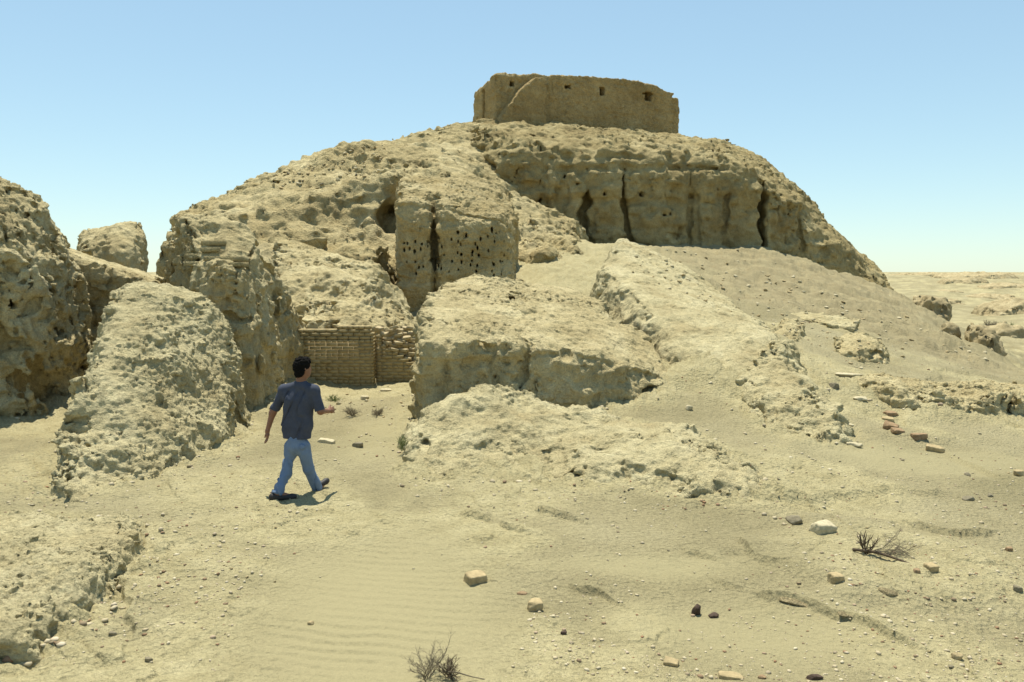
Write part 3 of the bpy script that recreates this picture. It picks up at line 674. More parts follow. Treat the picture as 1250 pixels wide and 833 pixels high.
make('mud_hummock', [Block(xl([(928, 20.0), (955, 19.2), (980, 19.7), (992, 21.2), (950, 21.8)]), wl([(942, 404, 20.6), (955, 402, 20.6), (968, 405, 20.6), (982, 414, 20.2)]), z0=.3, batter=.15, r=.12)],
     0.035, MUD, 'small dark hummock where the pale ridge meets the talus slope', 'mound', s=.45, amp=.55, pit=1.0, off=66)
for nm, pl, tpn, hh, mat, lab, sc_ in [
    ('mud_outcrop', [(1105, 43), (1135, 41), (1160, 40), (1165, 43), (1120, 48)], [(1110, 358, 43), (1135, 360, 42), (1158, 372, 41), (1160, 385, 40.5), (1120, 360, 46)], .09, BROWN, 'dark rounded outcrop just beyond the foot of the mound on the right', 1.4),
    ('mud_outcrop', [(1165, 34), (1195, 32), (1228, 31), (1232, 34), (1180, 37)], [(1170, 400, 34), (1195, 400, 33), (1225, 412, 32), (1226, 428, 31.5), (1190, 400, 35)], .08, BROWN, 'long dark outcrop farther down the right-hand slope edge', 1.2),
    ('mud_outcrop', [(640, 35.6), (670, 35.2), (694, 35.8), (690, 38), (645, 38)], [(645, 310, 36), (665, 300, 36.4), (690, 310, 36.2), (692, 325, 35.8), (665, 305, 37.5)], .07, MUDFAR, 'rounded boulder-like lump at the foot of the cliff behind the flat-topped block', 1.2),
    ('mud_outcrop', [(1140, 36), (1160, 35.4), (1176, 35), (1180, 37), (1150, 38)], [(1145, 396, 36), (1160, 394, 36), (1175, 400, 35.5), (1160, 396, 37)], .08, BROWN, 'small squarish outcrop between the two dark outcrops at the slope edge', 1.0)]:
    make(nm, [Block(xl(pl), wl(tpn), z0=min(t[2] for t in wl(tpn)) - 2.5, batter=.1, r=.35)], hh, mat, lab, 'outcrop', s=sc_, amp=.6, pit=.8, topamp=.9)
make('mud_ledge', [Block(xl([(945, 25), (975, 24.6), (1000, 24), (1045, 23.4), (1048, 24.6), (1000, 26), (950, 26.6)]), wl([(950, 389, 25.4), (985, 389, 25), (1005, 386, 24.6), (1025, 394, 24.4), (1042, 398, 24), (970, 383, 26), (1030, 388, 25)]), z0=.2, batter=-.2, r=.06, zref=1.2)],
     0.035, CRUST, 'thin overhanging crust ledge casting a dark line across the talus slope', 'ledge', s=.5, amp=.6, pit=.6, off=81)
# far desert outcrops
for i, (px, d, w_, hz, py, lab) in enumerate([(1190, 210, 11, 2.6, 346, 'wide broken outcrop near the horizon in the distant desert'), (1135, 230, 7, 1.6, 346, 'flat outcrop near the horizon just right of the mound'),
        (1238, 100, 5, 3.2, 382, 'layered outcrop in the desert at the right edge'), (1205, 140, 4.5, 1.4, 372, 'low outcrop alone on the distant sand'), (1162, 120, 2.0, 1.5, 372, 'small dark hump on the distant sand beside the mound foot'),
        (1235, 260, 12, 2.0, 340, 'long grey rise on the horizon at the right edge'), (1225, 70, 2.6, 2.0, 400, 'scrubby brown hump below the layered outcrop'),
        (1105, 250, 6, 1.5, 343, 'leftmost flat rise on the far horizon beside the mound'), (1172, 185, 5, 1.8, 352, 'broken double outcrop in the middle of the distant desert'), (1222, 170, 6, 1.5, 360, 'grey flat outcrop below the horizon rise at the right'),
        (1150, 160, 4, 1.2, 358, 'small flat outcrop in the pale sand between mound and horizon'), (1180, 300, 16, 2.0, 338, 'widest low ridge right on the horizon')]):
    x, y = XY(px, d, py); zt = W(px, py - 4, d)[2]; zb = float(ground([x], [y], False)[0])
    zt = max(zt, zb + .6 * hz); pl = [(x + w_ * math.cos(t) * (1 + .25 * math.sin(3 * t + i)), y + w_ * .6 * math.sin(t)) for t in np.linspace(0, 2 * math.pi, 9)[:-1]]
    top = [(x, y, zt), (x - w_ * .5, y, zt - .35 * hz), (x + w_ * .5, y + .2, zt - .2 * hz), (x, y - w_ * .4, zt - .3 * hz), (x + w_ * .1, y + w_ * .4, zt - .1 * hz)]
    make('mud_outcrop', [Block(pl, top, z0=zb - 1.5, batter=.8, r=.5, zref=zb + .3)], max(.16, d * .0018), BROWN, lab, 'outcrop', s=2.2, amp=.6, gully=.7, pit=.8, topamp=.9, off=i * 7.0, pad=1.5)

# ------------------------------------------------------------------ brick wall in the passage
def box_mesh(boxes):                       # boxes: centre, half sizes, rotation about z, tilt -> one mesh of slightly worn bricks
    v = []; f = []
    for c, hs, rz, tilt in boxes:
        k = len(v); ca, sa = math.cos(rz), math.sin(rz); ct, st = math.cos(tilt), math.sin(tilt)
        for sx in (-1, 1):
            for sy in (-1, 1):
                for sz in (-1, 1):
                    x, y, z = [q * h_ * rng.uniform(.95, 1.0) for q, h_ in zip((sx, sy, sz), hs)]
                    x, z = x * ct - z * st, x * st + z * ct
                    v.append((c[0] + x * ca - y * sa, c[1] + x * sa + y * ca, c[2] + z))
        f += [[k + a for a in q] for q in ((0, 1, 3, 2), (4, 6, 7, 5), (0, 4, 5, 1), (2, 3, 7, 6), (0, 2, 6, 4), (1, 5, 7, 3))]
    return np.array(v), np.array(f)
def brick_material(name, cols, s=1.0):
    m = N(name); g = m.n('ShaderNodeNewGeometry'); 
    col = m.ramp(g.outputs['Random Per Island'], [(i / (len(cols) - 1), c) for i, c in enumerate(cols)])
    col = m.mix(.6, col, m.ramp(m.noise(9 * s, 5, .7), [(.3, .3), (.5, .5), (.7, .66)]), 'OVERLAY')
    col = m.mix(m.ramp(m.noise(1.7 * s, 4, .6), [(.4, 0.25), (.65, .8)]), col, (0.42, 0.345, 0.185))
    m.l(col, m.p.inputs['Base Color']); m.l(m.bump(m.noise(40 * s, 4, .7), .012), m.p.inputs['Normal'])
    return m.m
BRICK = brick_material('tan_brick', [(0.315, 0.242, 0.119), (0.357, 0.281, 0.145), (0.340, 0.259, 0.128), (0.374, 0.302, 0.162), (0.297, 0.221, 0.111)])
LOOSE = brick_material('loose_brick', [(.34, .25, .135), (.47, .38, .23), (.40, .30, .17), (.52, .44, .29)])
MORTAR = plain('mud_mortar', (.37, .29, .155), .95, .2, 14, .02)
WO = empty('brick_wall', W(420, 474, 19.4), 'neat low tan brick wall behind the walking man, one end broken and stepped', 'wall')
def brick_rows(x0, x1, y, z0, ztop, jag=0.0):
    bx = []; hgt = .083; row = 0; z = z0
    while z < ztop(x0) + 1 and row < 40:
        x = x0 - (.13 if row % 2 else 0)
        while x < x1:
            L_ = .27 if row % 4 else .135
            a, b = max(x, x0), min(x + L_, x1)
            if b - a > .05 and z + hgt <= ztop((a + b) / 2) + rng.normal(0, jag):
                bx.append((((a + b) / 2, y + rng.normal(0, .003) - (.02 if rng.random() < .03 else 0), z + hgt / 2), ((b - a) / 2 - .006, .16, hgt / 2 - .005), rng.normal(0, .01), 0))
            x += L_
        z += hgt; row += 1
    return bx
xa, xb, xc = W(366, 440, 19.4)[0], W(457, 440, 19.4)[0], W(512, 440, 19.7)[0]
zt = W(420, 397, 19.25)[2]; zb = -.35
def zt_l(x): return zt - (.0 if x > W(410, 440, 19.4)[0] else .05) - (.25 if x > W(452, 400, 19.4)[0] else 0)
b1_ = brick_rows(xa, xb, 19.42, zb, zt_l, .004)
v, q = box_mesh(b1_); loc = np.array(WO.location)
link('wall', mesh_from('wall', v - loc, q, False), BRICK, WO)
xs1, xs2 = W(459, 400, 19.7)[0], W(512, 440, 19.7)[0]
def zt_r(x):
    t = (x - xs1) / (xs2 - xs1); return W(0, 398 + 50 * min(1, max(0, t)) ** .75, 19.6)[2]
v, q = box_mesh(brick_rows(xb + .012, xc, 19.72, zb, zt_r, .03))
link('broken_wing', mesh_from('broken_wing', v - loc, q, False), BRICK, WO)
mb = [(((xa + xb) / 2, 19.515, (zb + zt - .34) / 2 - .03), ((xb - xa) / 2 - .02, .25, (zt - .34 - zb) / 2), 0, 0)]
for i in range(9):
    xm = xs1 + (xs2 - xs1) * (i + .5) / 9; zz = zt_r(xm + .05) - .12
    mb.append(((xm, 19.816 + i * .0005, (zb + zz) / 2), ((xs2 - xs1) / 18 + .002, .25, (zz - zb) / 2), 0, 0))
v, q = box_mesh(mb); link('mortar', mesh_from('mortar', v - loc, q, False), MORTAR, WO)
# exposed mud-brick courses on the tall left stump
def part_of(name, root, boxes, mat):
    v, q = box_mesh(boxes); return link(name, mesh_from(name, v - np.array(root.location), q, False), mat, root)

# ------------------------------------------------------------------ stones, loose bricks, sherds
bpy.context.view_layer.update()
DG = bpy.context.evaluated_depsgraph_get()
def hit(px, py):
    r = Vector(ray(px, py)).normalized()
    ok, p, n, _, _, _ = scene.ray_cast(DG, Vector((0, 0, CAMZ)) + r * .3, r)
    return (p, n) if ok else (Vector(GZ(px, py)), Vector((0, 0, 1)))
import bmesh
def icos(sub):
    bm = bmesh.new(); bmesh.ops.create_icosphere(bm, subdivisions=sub, radius=1.0)
    v = np.array([a.co[:] for a in bm.verts]); f = np.array([[a.index for a in p.verts] for p in bm.faces]); bm.free(); return v, f
ICO4, ICO3, ICO2, ICO1 = icos(5), icos(4), icos(3), icos(2)
def stone_mesh(size, seed, kind='stone', sub=None):
    n, f = sub or ICO3; g = np.random.default_rng(seed)
    n = n / np.linalg.norm(n, axis=1, keepdims=True)
    if kind == 'brick':
        pl = np.array([(1, 0, 0), (-1, 0, 0), (0, 1, 0), (0, -1, 0), (0, 0, 1), (0, 0, -1)], float); d = np.ones(6)
        ch = g.normal(size=(8, 3)); ch /= np.linalg.norm(ch, axis=1, keepdims=True)
        pl = np.vstack([pl, ch]); d = np.concatenate([d, g.uniform(1.05, 1.5, 8)]); sharp = 26
    else:
        pl = g.normal(size=(15, 3)); pl /= np.linalg.norm(pl, axis=1, keepdims=True); d = g.uniform(.75, 1.05, 15); pl = np.vstack([pl, np.eye(3), -np.eye(3)]); d = np.concatenate([d, np.full(6, 1.02)]); sharp = 16
    t = np.clip(n @ pl.T, 1e-4, None) / d
    r = 1 / ((t ** sharp).sum(1) ** (1 / sharp))
    v = n * r[:, None]
    o = f4(seed * 1.37 % 50)
    v = v * (1 + .08 * fbm(v * 2.2 + o, 3) + .05 * fbm(v * 6 + o, 3))[:, None]
    v = v * np.asarray(size) / 2
    return v, f
PALE = plain('pale_stone', (.47, .41, .265), .9, .22, 25, .006, .1); TANS = plain('tan_stone', (.38, .30, .165), .9, .3, 14, .006, .1)
REDB = plain('red_brick', (.29, .20, .115), .9, .35, 14, .006, .1); GREY = plain('grey_stone', (.22, .19, .125), .9, .3, 18, .008, .1)
DARK = plain('dark_slag', (.075, .05, .035), .8, .4, 30, .008, .2)
def drop(name, label, cat, px, py, size_px, asp, mat, kind='stone', rz=0.0, tilt=0.0, seed=None, group=None, sink=.32):
    p, nrm = hit(px, py); d = p.y; u = size_px * d / FPX
    seed = seed if seed is not None else int(px * 7 + py)
    sz = np.array(asp) * u
    v, f = stone_mesh(sz, seed, kind)
    o = link(name, mesh_from(name, v, f), mat); o.location = p + Vector((0, sz[1] * .3, sz[2] * (.5 - sink)))
    o.rotation_euler = (tilt, tilt * .6, rz)
    return tag(o, label, cat, group)
S = [
 ('brick_fragment', 'largest broken brick on the sand by the ripples, pale top and tan notched sides', 'brick', 580, 712, 25, (1, .8, .62), TANS, 'brick', .5, .1),
 ('brick_fragment', 'squarish pale brick piece with brown front near the ripples edge', 'brick', 653, 746, 18, (1, .9, .95), TANS, 'brick', .2, .05),
 ('brick_chip', 'small flat brick chip just behind the squarish pale brick piece', 'brick', 638, 726, 15, (1, .5, .3), REDB, 'stone', .1, 0),
 ('stone', 'rounded grey stone beside the big pale stone', 'stone', 972, 640, 21, (1, .8, .65), GREY, 'stone', 0, 0),
 ('stone', 'big pale angular stone beside the rounded grey stone', 'stone', 1007, 650, 27, (1, .75, .6), PALE, 'brick', .3, .12),
 ('stone', 'round tan stone alone on the sand below the big pale stone', 'stone', 1022, 711, 16, (1, .9, .85), TANS, 'brick', .3, .1),
 ('slag_lump', 'upright dark burnt lump standing on the sand', 'slag', 850, 751, 14, (.8, .7, 1.5), DARK, 'stone', .4, .25),
 ('slag_lump', 'small dark lump lying beside the upright burnt lump', 'slag', 872, 754, 14, (1, .7, .5), DARK, 'stone', .2, 0),
 ('mud_slab', 'long dark tilted crust slab on the sand', 'slab', 978, 740, 48, (1, .3, .14), BROWN, 'stone', -.35, .2),  # dark slab added in place of the shadow along a crust edge
 ('mud_slab', 'small dark crust slab under the dry sprawling plant', 'slab', 1086, 727, 26, (1, .5, .32), BROWN, 'stone', -.5, .25),
 ('mud_slab', 'thin crust slab right of the long dark slab', 'slab', 1035, 752, 22, (1, .4, .18), BROWN, 'stone', -.3, .15),
 ('brick_fragment', 'pinkish brick cube right of the dry sprawling plant', 'brick', 1138, 698, 14, (1, .9, .85), TANS, 'brick', .3, .1),
 ('brick_chip', 'small red chip touching the dry sprawling plant', 'brick', 1121, 700, 10, (1, .8, .6), REDB, 'stone', .3, .1),
 ('brick', 'red brick at the top of the short brick trail', 'brick', 1089, 508, 16, (1, .7, .45), REDB, 'brick', .2, .1),
 ('brick', 'pale-topped brick leaning on the topmost brick of the trail', 'brick', 1085, 514, 14, (1, .7, .4), TANS, 'brick', -.3, .15),
 ('brick', 'brick in the middle of the short trail, tipped on edge', 'brick', 1089, 523, 17, (1, .6, .5), REDB, 'brick', -.6, .3),
 ('brick', 'dark brick lowest of the four touching bricks in the trail', 'brick', 1097, 529, 14, (1, .7, .5), REDB, 'brick', .1, .2),
 ('brick', 'reddish brick lying between the brick trail and the orange brick', 'brick', 1123, 535, 19, (1, .6, .42), REDB, 'brick', .25, .0),
 ('brick', 'orange brick at the lower right end of the brick trail', 'brick', 1143, 552, 21, (1, .5, .5), TANS, 'brick', -.5, .2),
 ('stone_slab', 'flat pale slab at the left end of the right-hand crusty bank', 'slab', 1037, 461, 34, (1, .5, .2), PALE, 'stone', .1, .05),
 ('stone_slab', 'flat slab fallen in front of the crusty bank', 'slab', 1052, 489, 20, (1, .5, .3), PALE, 'stone', .1, .1),
 ('stone', 'dark block at the left foot of the flat pale slab', 'stone', 1020, 474, 12, (1, .8, .9), GREY, 'stone', .1, .1),
 ('stone_slab', 'narrow slab lying slantwise, upper of two below the bank', 'slab', 1037, 520, 15, (1, .4, .3), PALE, 'stone', -.7, .1),
 ('stone_slab', 'narrow slab lying slantwise, lower of two below the bank', 'slab', 1044, 545, 20, (1, .35, .3), PALE, 'stone', -.7, .1),
 ('stone', 'dark flat stone on the bare sand right of the mud heap', 'stone', 1184, 611, 16, (1, .7, .45), GREY, 'stone', .0, .1),
 ('stone', 'small dark stone above the dark flat stone', 'stone', 1182, 581, 8, (1, .8, .7), GREY, 'stone', .0, .1),
 ('stone', 'small grey stone right of the dark flat stone', 'stone', 1210, 607, 8, (1, .8, .7), GREY, 'stone', .0, .1),
 ('stone', 'tan stone low on the sand near the bottom right', 'stone', 1169, 805, 13, (1, .8, .85), TANS, 'stone', .2, .1),
 ('stone', 'dark stone just below the tan stone near the bottom right', 'stone', 1162, 816, 8, (1, .8, .6), GREY, 'stone', .2, .1),
 ('stone', 'dark red stone by the right edge above a grey one', 'stone', 1233, 673, 10, (1, .8, .7), REDB, 'stone', .2, .1),
 ('stone', 'grey stone by the right edge below a dark red one', 'stone', 1244, 722, 14, (1, .8, .7), GREY, 'stone', .2, .1),
 ('stone', 'pinkish stone by the right edge, farthest up the sand', 'stone', 1245, 581, 13, (1, .8, .7), TANS, 'stone', .2, .1),
 ('brick_fragment', 'wedge of orange brick on the sand at the bottom', 'brick', 820, 813, 18, (1, .6, .55), TANS, 'brick', -.4, .2),
 ('brick_fragment', 'flat pinkish brick fragment at the very bottom of the sand', 'brick', 893, 829, 30, (1, .4, .25), TANS, 'brick', -.15, .05),
 ('brick_chip', 'reddish chip at the very bottom beside the flat pinkish fragment', 'brick', 931, 829, 10, (1, .8, .6), REDB, 'stone', .2, .1),
 ('slag_lump', 'dark burnt lump at the very bottom of the sand', 'slag', 996, 830, 20, (1, .5, .4), DARK, 'stone', .3, .1),
 ('stone', 'small tan stone alone on the smooth sand left of the ripples', 'stone', 379, 763, 8, (1, .8, .8), TANS, 'stone', .2, .1),
 ('stone', 'pale stone on the sand at the foot of the shaded block', 'stone', 841, 501, 9, (1, .9, 1), PALE, 'stone', .2, .1),
 ('stone', 'dark stone at the foot of the low mud bank', 'stone', 180, 808, 11, (1, .8, .7), GREY, 'stone', .2, .1),
 ('stone', 'brown pebble-like stone right of the low mud bank', 'stone', 137, 776, 9, (1, .8, .7), GREY, 'stone', .2, .1),
 ('stone', 'pale stone beside the squarish brick piece, on bare sand', 'stone', 675, 754, 7, (1, .8, .6), PALE, 'stone', .2, .1),
 ('slag_lump', 'tiny dark lump on the sand right of the squarish brick piece', 'slag', 688, 775, 8, (1, .8, .7), DARK, 'stone', .2, .1),
 ('stone_slab', 'pale flat brick end lying in the passage behind the man', 'slab', 398, 541, 22, (1, .35, .3), PALE, 'brick', -.35, .05),
 ('stone', 'dark stone in the passage right of the pale flat brick end', 'stone', 436, 546, 14, (1, .8, .6), GREY, 'stone', .1, .05),
 ('stone', 'white angular stone before the brick wall', 'stone', 445, 488, 12, (1, .7, .5), PALE, 'stone', .1, .05),
 ('stone', 'white rounded stone before the brick wall, nearer the man', 'stone', 413, 494, 7, (1, .8, .7), PALE, 'stone', .1, .05),
 ('stone_slab', 'thin pale slab before the brick wall', 'slab', 470, 478, 14, (1, .5, .3), PALE, 'stone', .1, .05),
]
for a in S: drop(*a)
slabs = []
for px, py, w_, hh in [(262, 297, 30, .10), (258, 305, 22, .09), (241, 313, 25, .11), (275, 316, 50, .10), (237, 322, 22, .09), (286, 323, 22, .09)]:
    p, _ = hit(px, py); hw = w_ / 2 * p.y / FPX; slabs.append(((p.x, p.y + .1, p.z), (hw, .2, hh / 2), rng.normal(0, .08), rng.normal(0, .02)))
part_of('brick_course', STUMPD, slabs, MUD)
# bricks tumbled over the broken wing of the wall
k = 0
proto_b = []
for i in range(4):
    sz = np.array([.26, .15, .075]) * np.array([random.uniform(.6, 1), random.uniform(.8, 1), 1])
    proto_b.append(mesh_from('loose_brick', *stone_mesh(sz, 300 + i, 'brick', ICO2))); proto_b[-1].materials.append(LOOSE)
gB = 'bricks tumbled over the broken end of the wall'
for row in range(7):
    for c in range(8):
        px = 458 + c * 7.6 + random.uniform(-3, 3); py = 402 + row * 6.2 + random.uniform(-2, 2)
        lim = 398 + 50 * min(1, max(0, (px - 459) / 53)) ** .75
        if py > lim + 4 or py < 400 or px > 514: continue
        p = W(px, py, 19.75 + (lim - py) * .012 + random.uniform(-.1, .1))
        o = link('loose_brick', proto_b[k % 4], LOOSE); o.location = p; k += 1
        o.rotation_euler = (random.uniform(-.3, .3), random.uniform(-.25, .25), random.uniform(-.7, .7))
        tag(o, 'loose pale brick in the tumbled heap on the broken end of the brick wall', 'brick', gB)
# scattered stones one could count: talus slope, heap foot and open sand
def scatter(n, region, size, name, label, cat, group, mats, seed):
    g = np.random.default_rng(seed); protos = []
    for i in range(5):
        me = mesh_from(name, *stone_mesh((1, g.uniform(.6, .9), g.uniform(.35, .7)), seed + i, 'stone', ICO2), False); me.materials.append(mats[i % len(mats)]); protos.append(me)
    k = 0; tries = 0
    while k < n and tries < n * 30:
        tries += 1
        px, py = g.uniform(region[0], region[2]), g.uniform(region[1], region[3])
        if len(region) > 4 and not region[4](px, py): continue
        p, nr = hit(px, py); u = g.uniform(*size) ** 1.0 * p.y / FPX
        o = link(name, protos[k % 5], None); o.location = p + Vector((0, 0, u * .12)); o.scale = (u, u, u)
        o.rotation_euler = (g.normal(0, .25), g.normal(0, .25), g.uniform(0, 6.28)); tag(o, label, cat, group); k += 1
def on_talus(px, py): return py > 300 + max(0, (px - 900)) * .42 and py < 455 and py < 330 + (px - 760) * .42
scatter(190, (770, 305, 1230, 452, on_talus), (2.0, 6.0), 'talus_stone', 'small pale stone scattered on the grey talus slope', 'stone', 'stones on the talus slope', [PALE, TANS, PALE], 900)
scatter(48, (900, 560, 1250, 833), (2.0, 4.2), 'field_stone', 'small stone lying loose on the open sand at lower right', 'stone', 'small stones on the open sand', [TANS, GREY, PALE, REDB], 940)
scatter(40, (500, 590, 900, 700), (2, 4.5), 'heap_stone', 'small stone fallen below the low crumbling mud heap', 'stone', 'stones below the mud heap', [PALE, GREY], 960)
scatter(45, (180, 560, 420, 720), (2, 4.5), 'path_stone', 'small stone on the trodden sand around the walking man', 'stone', 'stones round the walking man', [PALE, TANS, PALE], 980)
scatter(30, (385, 476, 500, 515), (2, 6), 'passage_stone', 'small stone on the sand just before the brick wall', 'stone', 'stones before the brick wall', [PALE, TANS], 1000)
scatter(70, (330, 178, 470, 232, lambda px, py: py > 215 - (px - 320) * .3 and py < 245 - (px - 330) * .25), (2.5, 6), 'slope_stone', 'small stone in the rubble on the upper left shoulder of the mound', 'stone', 'rubble on the mound shoulder', [PALE, TANS, GREY], 1020)
# gravel: too fine to count
def gravel(n):
    g = np.random.default_rng(77); base, f = ICO1 if False else icos(1); V = []; Fs = []; k = 0
    py = 350 + 483 * g.random(n * 4) ** .9; px = g.uniform(-120, 1370, n * 4)
    q = np.array([GZ(a, max(b, 440)) for a, b in zip(px, py)]); P = np.column_stack([q[:, 0], q[:, 1], 0 * q[:, 0]]).astype(f4)
    keep = (vnoise(P / 1.6 + 12) + .6 * vnoise(P / .5 + 2) + g.normal(0, .35, len(P)) + 1.3 * apron(q[:, 0], q[:, 1])[1] > .15) & (ripple_mask(q[:, 0], q[:, 1]) < .25)
    q = q[keep]; q = q[:n]; z = ground(q[:, 0], q[:, 1])
    near = apron(q[:, 0], q[:, 1])[1]; d_in = near > .985
    for (x, y, _), zz, na, di in zip(q, z, near, d_in):
        if di: continue
        s_ = min(.026 + .02 * na, .005 + (.0065 + .007 * na ** 2) * g.exponential()) * (y / 8) ** .5
        v = base * (1 + .35 * g.uniform(-1, 1, (len(base), 1))) * np.array([s_, s_ * g.uniform(.6, 1), s_ * g.uniform(.4, .75)])
        t = g.uniform(0, 6.28); c_, n_ = math.cos(t), math.sin(t)
        V.append(np.column_stack([v[:, 0] * c_ - v[:, 1] * n_ + x, v[:, 0] * n_ + v[:, 1] * c_ + y, v[:, 2] + zz + s_ * .15])); Fs.append(f + k); k += len(base)
    m = N('gravel'); gi = m.n('ShaderNodeNewGeometry').outputs['Random Per Island']
    m.l(m.ramp(gi, [(0, (.55, .48, .33)), (.35, (.42, .35, .22)), (.6, (.50, .43, .29)), (.75, (.24, .19, .12)), (.9, (.28, .16, .09)), (1, (.58, .52, .38))]), m.p.inputs['Base Color'])
    tag(link('gravel', mesh_from('gravel', np.concatenate(V), np.concatenate(Fs), False), m.m), kind='stuff')
gravel(7500)

# ------------------------------------------------------------------ dry plants
def tube(path, r0, r1, n=5):
    P = np.array(path, float); m = len(P); v = []; f = []
    for i in range(m):
        t = P[min(i + 1, m - 1)] - P[max(i - 1, 0)]; t /= np.linalg.norm(t) + 1e-9
        a = np.cross(t, (0.31, 0.2, .93)); a /= np.linalg.norm(a) + 1e-9; b = np.cross(t, a); r = r0 + (r1 - r0) * i / (m - 1)
        for k in range(n):
            w_ = 2 * math.pi * k / n; v.append(P[i] + r * (math.cos(w_) * a + math.sin(w_) * b))
    for i in range(m - 1):
        for k in range(n): f.append((i * n + k, i * n + (k + 1) % n, (i + 1) * n + (k + 1) % n, (i + 1) * n + k))
    return v, f
def twigs(root, n, L_, spread, seed, up=1.0, depth=3, r=.006, lean=(0, 0, 0)):
    g = np.random.default_rng(seed); V = []; Fc = []
    def add(path, a, b):
        v, f = tube(path, a, b, 4); k = len(V); V.extend(v); Fc.extend([[k + i for i in q] for q in f])
    def grow(p, d, L, r, lv):
        path = [p]; st = 5
        for i in range(st):
            d = d + g.normal(0, .16, 3); d[2] += .04; d /= np.linalg.norm(d); p = p + d * L / st; path.append(p)
            if lv > 0 and i >= 1:
                for _ in range(g.integers(1, 3)):
                    dd = d + g.normal(0, .55, 3); dd /= np.linalg.norm(dd); grow(p, dd, L * g.uniform(.35, .6), r * .55, lv - 1)
        add(path, r, r * .35)
    for i in range(n):
        a = g.uniform(0, 6.28); d = np.array([math.cos(a) * spread, math.sin(a) * spread, up]) + np.array(lean) + g.normal(0, .15, 3)
        grow(np.array(root) + g.normal(0, .012, 3), d / np.linalg.norm(d), L_ * g.uniform(.6, 1.1), r, depth - 1)
    return np.array(V), np.array(Fc)
TWIG = plain('dry_twig', (.20, .17, .115), .9, .35, 30, 0, .1); TWIGD = plain('dark_twig', (.10, .075, .05), .9, .4, 30, 0, .1)
GREENT = plain('sparse_green', (.16, .19, .075), .9, .3, 30, 0, .1)
p, _ = hit(522, 829); sh = empty('dry_shrub', p, 'leafless grey shrub sticking out of the sand at the bottom of the picture', 'shrub')
v, q = twigs((0, 0, -.01), 14, .19, .8, 4, up=.9, r=.0036, lean=(-.18, .1, 0)); link('branches', mesh_from('branches', v, q), TWIG, sh)
v, q = twigs((.13, .03, 0), 16, .10, 1.0, 9, up=.9, depth=3, r=.004); link('root_clump', mesh_from('root_clump', v, q), TWIGD, sh)
v, q = tube([(.1, 0, .05), (.2, -.02, .055), (.3, -.03, .03), (.38, -.05, .025)], .006, .003); link('stem', mesh_from('stem', v, q), TWIG, sh)
p, _ = hit(1058, 676); sp = empty('dead_plant', p, 'uprooted dead plant sprawled on the sand with a dark root tuft', 'plant')
v, q = twigs((0, 0, 0), 12, .17, .5, 21, up=1.0, depth=2, r=.007, lean=(-.2, 0, 0)); link('root_clump', mesh_from('root_clump', v, q), TWIGD, sp)
v, q = twigs((.05, -.02, .02), 13, .3, .35, 23, up=.03, depth=3, r=.004, lean=(1.0, -.35, 0)); link('branches', mesh_from('branches', v, q), TWIG, sp)
v, q = tube([(-.12, .03, .03), (.05, -.1, .05), (.18, -.28, .04), (.28, -.42, .02)], .016, .01, 6); link('stem', mesh_from('stem', v, q), TWIGD, sp)
p, _ = hit(492, 548); v, q = twigs((0, 0, 0), 22, .16, .6, 31, up=1.0, depth=2, r=.004)
o = link('weed_tuft', mesh_from('weed_tuft', v, q), GREENT); o.location = p; tag(o, 'faint green weed tuft at the left foot of the crumbling heap', 'plant')
for i, (px, py, L_, lab) in enumerate([(430, 508, .15, 'grey dry bush in the passage before the brick wall, left of two'), (462, 507, .13, 'grey dry bush in the passage before the brick wall, right of two'), (408, 490, .12, 'small greenish dry tuft at the foot of the brick wall')]):
    p, _ = hit(px, py); v, q = twigs((0, 0, 0), 16, L_, 1.1, 41 + i, up=.8, depth=3, r=.006)
    o = link('dry_bush', mesh_from('dry_bush', v, q), GREENT if i == 2 else TWIG); o.location = p; tag(o, lab, 'bush')
for i, (px, py, lab) in enumerate([(1228, 398, 'green desert bush beyond the foot of the right-hand slope, near the edge'), (1208, 408, 'greyish desert bush beyond the slope, beside the green one')]):
    p = W(px, py + 8, 75); zb = float(ground([p[0]], [p[1]])[0]); v, q = twigs((0, 0, 0), 40, .75, 1.1, 51 + i, up=.9, depth=3, r=.03)
    o = link('dry_bush', mesh_from('dry_bush', v, q), GREENT if i == 0 else TWIG); o.location = (p[0], p[1], zb); tag(o, lab, 'bush')

# ------------------------------------------------------------------ the walking man
PD = 9.45
def V3(*a): return np.array(W(*a))
gl, grr = np.array(GZ(343, 615)), np.array(GZ(383, 605))
HD = V3(369.5, 450, 9.46)
def field(caps, h, lo, hi, post=None):
    n = np.ceil((np.array(hi) - lo) / h).astype(int) + 1
    ax = [(lo[k] + h * np.arange(n[k])) for k in range(3)]; F = np.full(n, .3)
    for c in caps:
        kind, k = c[0], c[-1]
        if kind == 'c': pts = [c[1], c[2]]; m = max(c[3], c[4]) + .12
        else: pts = [c[1]]; m = max(c[2]) + .12
        l_, u_ = np.min(pts, 0) - m, np.max(pts, 0) + m
        i0 = np.clip(((l_ - lo) / h).astype(int), 0, n - 1); i1 = np.clip(((u_ - lo) / h).astype(int) + 1, 1, n)
        G = np.stack(np.meshgrid(*[ax[a][i0[a]:i1[a]] for a in range(3)], indexing='ij'), -1); P = G.reshape(-1, 3)
        d = (capsule(P, c[1], c[2], c[3], c[4]) if kind == 'c' else ellip(P, c[1], c[2], c[3])).reshape(G.shape[:3])
        sl = tuple(slice(a, b) for a, b in zip(i0, i1)); F[sl] = smin(F[sl], d, k)
    if post:
        b = np.abs(F) < .06; I = np.argwhere(b); P = np.stack([ax[a][I[:, a]] for a in range(3)], 1); F[b] = post(P, F[b])
    v, q = surface_nets(F.astype(f4), lo, h); return biggest(v, q, .02)
